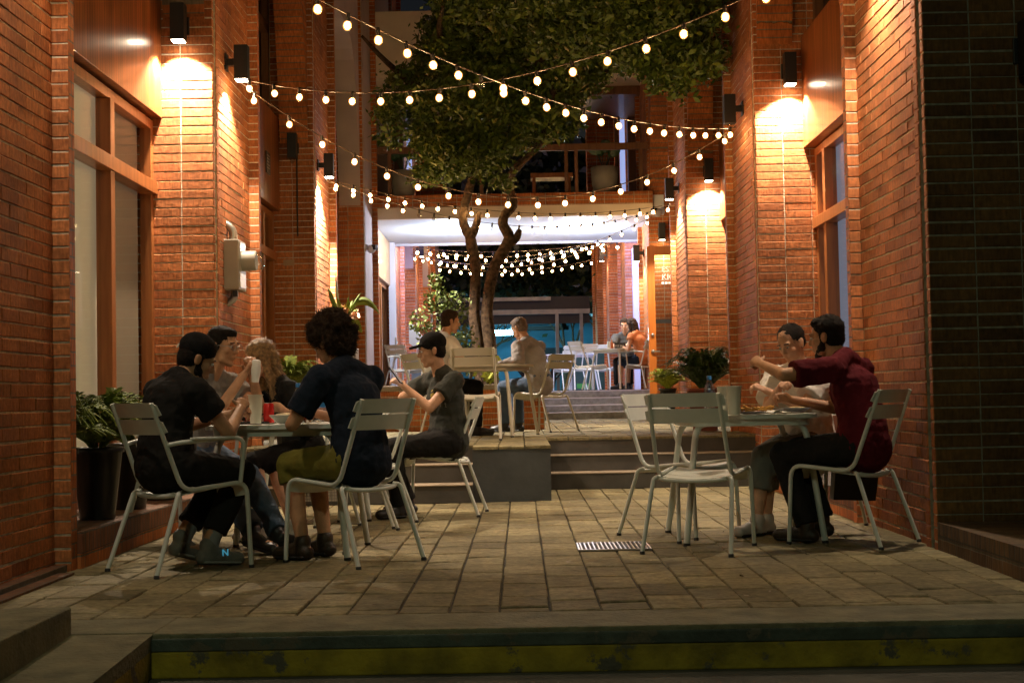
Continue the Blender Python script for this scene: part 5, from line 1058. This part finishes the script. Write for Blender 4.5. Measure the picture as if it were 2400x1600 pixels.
    if extra and 'glasses' in extra:
        m = MB()
        for s_ in (1, -1): m.tube([H(s_*.032+.024*math.cos(2*math.pi*q/14), .102, .002+.019*math.sin(2*math.pi*q/14)) for q in range(14)], .002, 5, 0, True); m.tube([H(.056*s_, .100, .006), H(.078*s_, .02, .008), H(.08*s_, -.01, .002)], .002, 5)
        m.tube([H(-.009, .104, .004), H(.009, .104, .004)], .002, 5); m.build('glasses', [M['steel']], body)
    J['H'] = H; J['N'] = N; J['inv'] = inv; J['Rh'] = Rh
    return body, J
sk1 = skinmat('skin_tan', (.48, .25, .13)); sk2 = skinmat('skin_light', (.60, .33, .20)); sk3 = skinmat('skin_brown', (.36, .17, .08))
hb = plain('dark_hair', (.012, .008, .005), .75, .4, 60, .8, spec=.25); hbr = plain('brown_hair', (.035, .018, .008), .75, .4, 60, .8, spec=.25); hbl = plain('blond_hair', (.30, .17, .065), .5, .45, 50, .6); hgr = plain('grey_hair', (.17, .12, .09), .6, .3, 50, .6)
cbk = cloth('black_cloth', (.016, .015, .014)); cgy = cloth('grey_cloth', (.22, .205, .19)); cnv = cloth('navy_cloth', (.012, .018, .030)); cdk = cloth('dark_green_cloth', (.028, .030, .022)); crd = cloth('dark_red_cloth', (.095, .008, .013)); cwh = cloth('white_cloth', (.72, .68, .62)); cje = cloth('blue_jeans', (.07, .10, .15)); col_ = cloth('olive_cloth', (.17, .15, .028)); clg = cloth('taupe_shirt', (.31, .275, .25)); cgt = cloth('greenish_grey_trousers', (.16, .165, .15)); shg = plain('grey_sneaker', (.16, .16, .14), .7, .2, 20, .3); shb = plain('brown_boot', (.030, .018, .008), .5, .3, 20, .3); shw = plain('white_sneaker', (.50, .46, .42), .6)
csock = cloth('grey_sock', (.24, .25, .25))
person('person in a black t-shirt and backwards black cap hunched at the left table', -1.845, 7.395, 0, (.716, .697), lean=.08, slump=.06, neck=.10, hd=(-.35, -.42, 0), hands=((-1.50, 7.62, .83), (-1.60, 7.83, .80)), feet=((-1.66, 7.52, .12), (-1.82, 7.60, .16)), skin=sk1, shirt=cbk, trous=cbk, tlen=.82, shoe=shg, socks=csock, hair=hb, hstyle='short', beard=hb, hfwd=.09, curl=.8, kneepole=(0, .6, 1), extra={'strap': 1, 'N': emit('cyan_emblem_glow', (.12, .62, .85), .30), 'sole': plain('grey_sole', (.30, .30, .27), .6)})  # shoe emblem's gleam is put in as a weak emission
gb, gj = person('person with round glasses in a grey t-shirt raising a wrap with both hands', -2.02, 8.80, 0, (.87, -.49), lean=.20, hd=(.12, -.10, 0), hands=((-1.665, 8.56, 1.03), (-1.64, 8.68, 1.05)), elb=((.5, 0, -1), (-.4, .2, -1)), feet=((-1.50, 8.12, .10), (-1.45, 8.42, .10)), skin=sk1, shirt=cgy, trous=cje, shoe=M['black'], hair=hb, hstyle='short', curl=.75, extra={'glasses': 1})
person('person with long blond hair hanging forward behind the left table', -1.42, 9.30, 0, (-.90, -.43), lean=.30, hd=(.1, -.35, 0), hands=((-1.70, 9.05, 1.02), (-1.47, 8.90, .80)), elb=((.6, -.1, -1), (-.8, .1, -1)), feet=((-1.44, 8.95, .10), (-1.62, 8.9, .10)), female=True, skin=sk2, shirt=cbk, sleeve=1.4, trous=cbk, tlen=0, shoe=shw, hair=hbl, hstyle='long', extra={'brim': 1}, curl=.7)
cb_, cj = person('person with big curly dark hair in a navy t-shirt and olive shorts', -.865, 7.625, 0, (-.786, .618), lean=.15, neck=.125, hd=(.1, -.42, 0), hands=((-1.17, 7.98, .80), (-1.20, 7.78, .79)), elb=((.4, -.5, -.9), (-.9, -.4, -.5)), feet=((-1.10, 7.92, .11), (-1.20, 7.76, .11)), skin=sk1, shirt=cnv, sleeve=.75, trous=col_, tlen=.25, shoe=shb, socks=None, hair=hbr, hstyle='curly', curl=.7, hfwd=.07)
# dark t-shirt with a pale and a yellow print on the chest
def printshirt():
    m, n, l, b = mat('printed_dark_cloth'); setp(b, rough=.9)
    tc = n.new('ShaderNodeTexCoord'); sp = n.new('ShaderNodeSeparateXYZ'); l.new(tc.outputs['Object'], sp.inputs[0]); ns = n.new('ShaderNodeTexNoise'); ns.inputs['Scale'].default_value = 28; ns.inputs['Detail'].default_value = 3; l.new(tc.outputs['Object'], ns.inputs['Vector'])
    base = (.028, .030, .022, 1); last = None
    for (x0, x1, z0, z1, c) in ((-.135, -.085, .80, .97, (.20, .19, .16, 1)), (-.06, -.0, .80, .93, (.30, .22, .02, 1))):
        g = []
        for (sck, op, v) in (('X', 'GREATER_THAN', x0), ('X', 'LESS_THAN', x1), ('Z', 'GREATER_THAN', z0), ('Z', 'LESS_THAN', z1), ('Y', 'GREATER_THAN', .06)):
            q = n.new('ShaderNodeMath'); q.operation = op; q.inputs[1].default_value = v; l.new(sp.outputs[sck], q.inputs[0]); g.append(q)
        q = n.new('ShaderNodeMath'); q.operation = 'GREATER_THAN'; q.inputs[1].default_value = .50; l.new(ns.outputs['Fac'], q.inputs[0]); g.append(q)
        a = g[0]
        for h in g[1:]: w_ = n.new('ShaderNodeMath'); w_.operation = 'MULTIPLY'; l.new(a.outputs[0], w_.inputs[0]); l.new(h.outputs[0], w_.inputs[1]); a = w_
        mx = n.new('ShaderNodeMix'); mx.data_type = 'RGBA'; l.new(a.outputs[0], mx.inputs[0])
        if last is None: mx.inputs[6].default_value = base
        else: l.new(last, mx.inputs[6])
        mx.inputs[7].default_value = c; last = mx.outputs[2]
    l.new(last, b.inputs['Base Color']); return m
cprint = printshirt()
kb, kj = person('person in a black cap and dark printed t-shirt looking at a phone', -.55, 10.50, 0, (-.84, -.54), lean=.02, hd=(-.42, -.16, 0), hands=((-.66, 10.88, .80), (-.84, 10.28, .955)), elb=((.9, -.1, -.6), (-.7, -.1, -1)), feet=((-.86, 10.75, .10), (-.90, 10.40, .10)), skin=sk2, shirt=cprint, trous=cbk, shoe=M['black'], hair=hb, hstyle='cap', curl=(.5, .55), hfwd=.05)


person('person in a dark red t-shirt and black trousers reaching across the right table', 1.935, 8.09, 0, (-.776, .632), lean=.13, neck=.12, hd=(.15, -.12, 0), hands=((1.60, 8.42, .82), (1.38, 8.16, 1.03)), elb=((.7, -.5, -.8), (-.9, -.1, -.25)), feet=((1.74, 8.32, .13), (1.62, 8.16, .11)), skin=sk1, shirt=crd, sleeve=.8, trous=cbk, shoe=shb, hair=hb, hstyle='short', beard=hb, curl=.85, hfwd=.08, kneepole=(0, .6, 1))
person('person in a loose white blouse and grey trousers looking down at the right table', 1.80, 9.00, 0, (-.66, -.75), lean=.07, hd=(-.1, -.40, .1), hands=((1.58, 8.72, .88), (1.52, 8.80, .875)), elb=((.6, -.3, -.7), (-.8, -.2, -.7)), feet=((1.42, 8.66, .10), (1.50, 8.80, .10)), female=True, skin=sk2, shirt=cwh, sleeve=.7, trous=cgt, tlen=.55, shoe=shw, hair=hb, hstyle='bun', curl=.8, loose=.032)
person('person in a white t-shirt with dark hair at the terrace table left of the tree', -.90, 14.95, .46, (.86, .50), lean=.14, hd=(-.2, -.1, 0), hands=((-.42, 14.95, 1.24), (-.50, 15.15, 1.24)), skin=sk1, shirt=cwh, trous=cbk, shoe=M['black'], hair=hbr, hstyle='short', vox=.011)
person('person with grey hair in a taupe long sleeved shirt on the terrace', .21, 16.2, .46, (-.75, .66), lean=.26, hd=(.1, -.4, 0), hands=((-.25, 16.3, 1.22), (-.27, 15.95, 1.22)), elb=((.5, -.3, -1), (-.8, -.3, -.8)), feet=((-.05, 16.95, .1), (-.12, 16.75, .1)) if False else (None, None), skin=sk2, shirt=clg, sleeve=1.8, trous=cje, shoe=M['black'], hair=hgr, hstyle='short', vox=.011)
person('person in an orange top and navy shorts on the far armchair by the orange door', 2.19, 25.38, .95, (-.75, .66), lean=.2, hd=(.1, -.3, 0), hands=((1.92, 25.6, 1.72), (1.86, 25.45, 1.70)), female=True, skin=sk1, shirt=cloth('orange_cloth', (.45, .17, .07)), sleeve=.3, trous=cnv, tlen=0, shoe=M['black'], hair=hbr, hstyle='long', vox=.014)
person('person in dark grey leaning over the far right table behind the black sign', 2.0, 26.5, .95, (-.25, -.97), lean=.22, hd=(.1, -.3, 0), hands=((1.75, 25.95, 1.74), (1.9, 25.8, 1.72)), skin=sk2, shirt=cloth('dark_grey_cloth', (.09, .085, .075)), sleeve=.9, trous=cbk, shoe=M['black'], hair=hbr, hstyle='short', vox=.014)
# what the hands hold
b = MB(); b.lathe([(.022, 0), (.030, .07), (.026, .13), (.018, .135)], (0, 0, 0), 14); o = b.build('paper_wrap', pap); o.location = (-1.60, 8.58, .985); o.rotation_euler = (.15, .1, 0); tag(o, 'white paper wrap held up in both hands by the person with glasses', 'wrap')
b = MB(); b.box(-.036, .036, -.004, .004, -.072, .072, 0); b.box(-.033, .033, .0041, .005, -.066, .066, 1); o = b.build('smartphone', [M['black'], emit('phone_screen', (.6, .75, 1), .25)], bevel=.002); o.location = (-.895, 10.265, 1.035); o.rotation_euler = (R_(-38), R_(8), R_(75)); tag(o, 'smartphone with a glowing screen held by the person in the black cap', 'phone')
b = MB(); b.tube([(.028*math.cos(2*math.pi*q/14), .028*math.sin(2*math.pi*q/14), 0) for q in range(14)], .004, 6, 0, True); o = b.build('bracelet', red); o.location = cj['w', 1]-(cj['w', 1]-cj['e', 1]).normalized()*.015; o.rotation_euler = (cj['w', 1]-cj['e', 1]).to_track_quat('Z', 'Y').to_euler(); o.parent = cb_
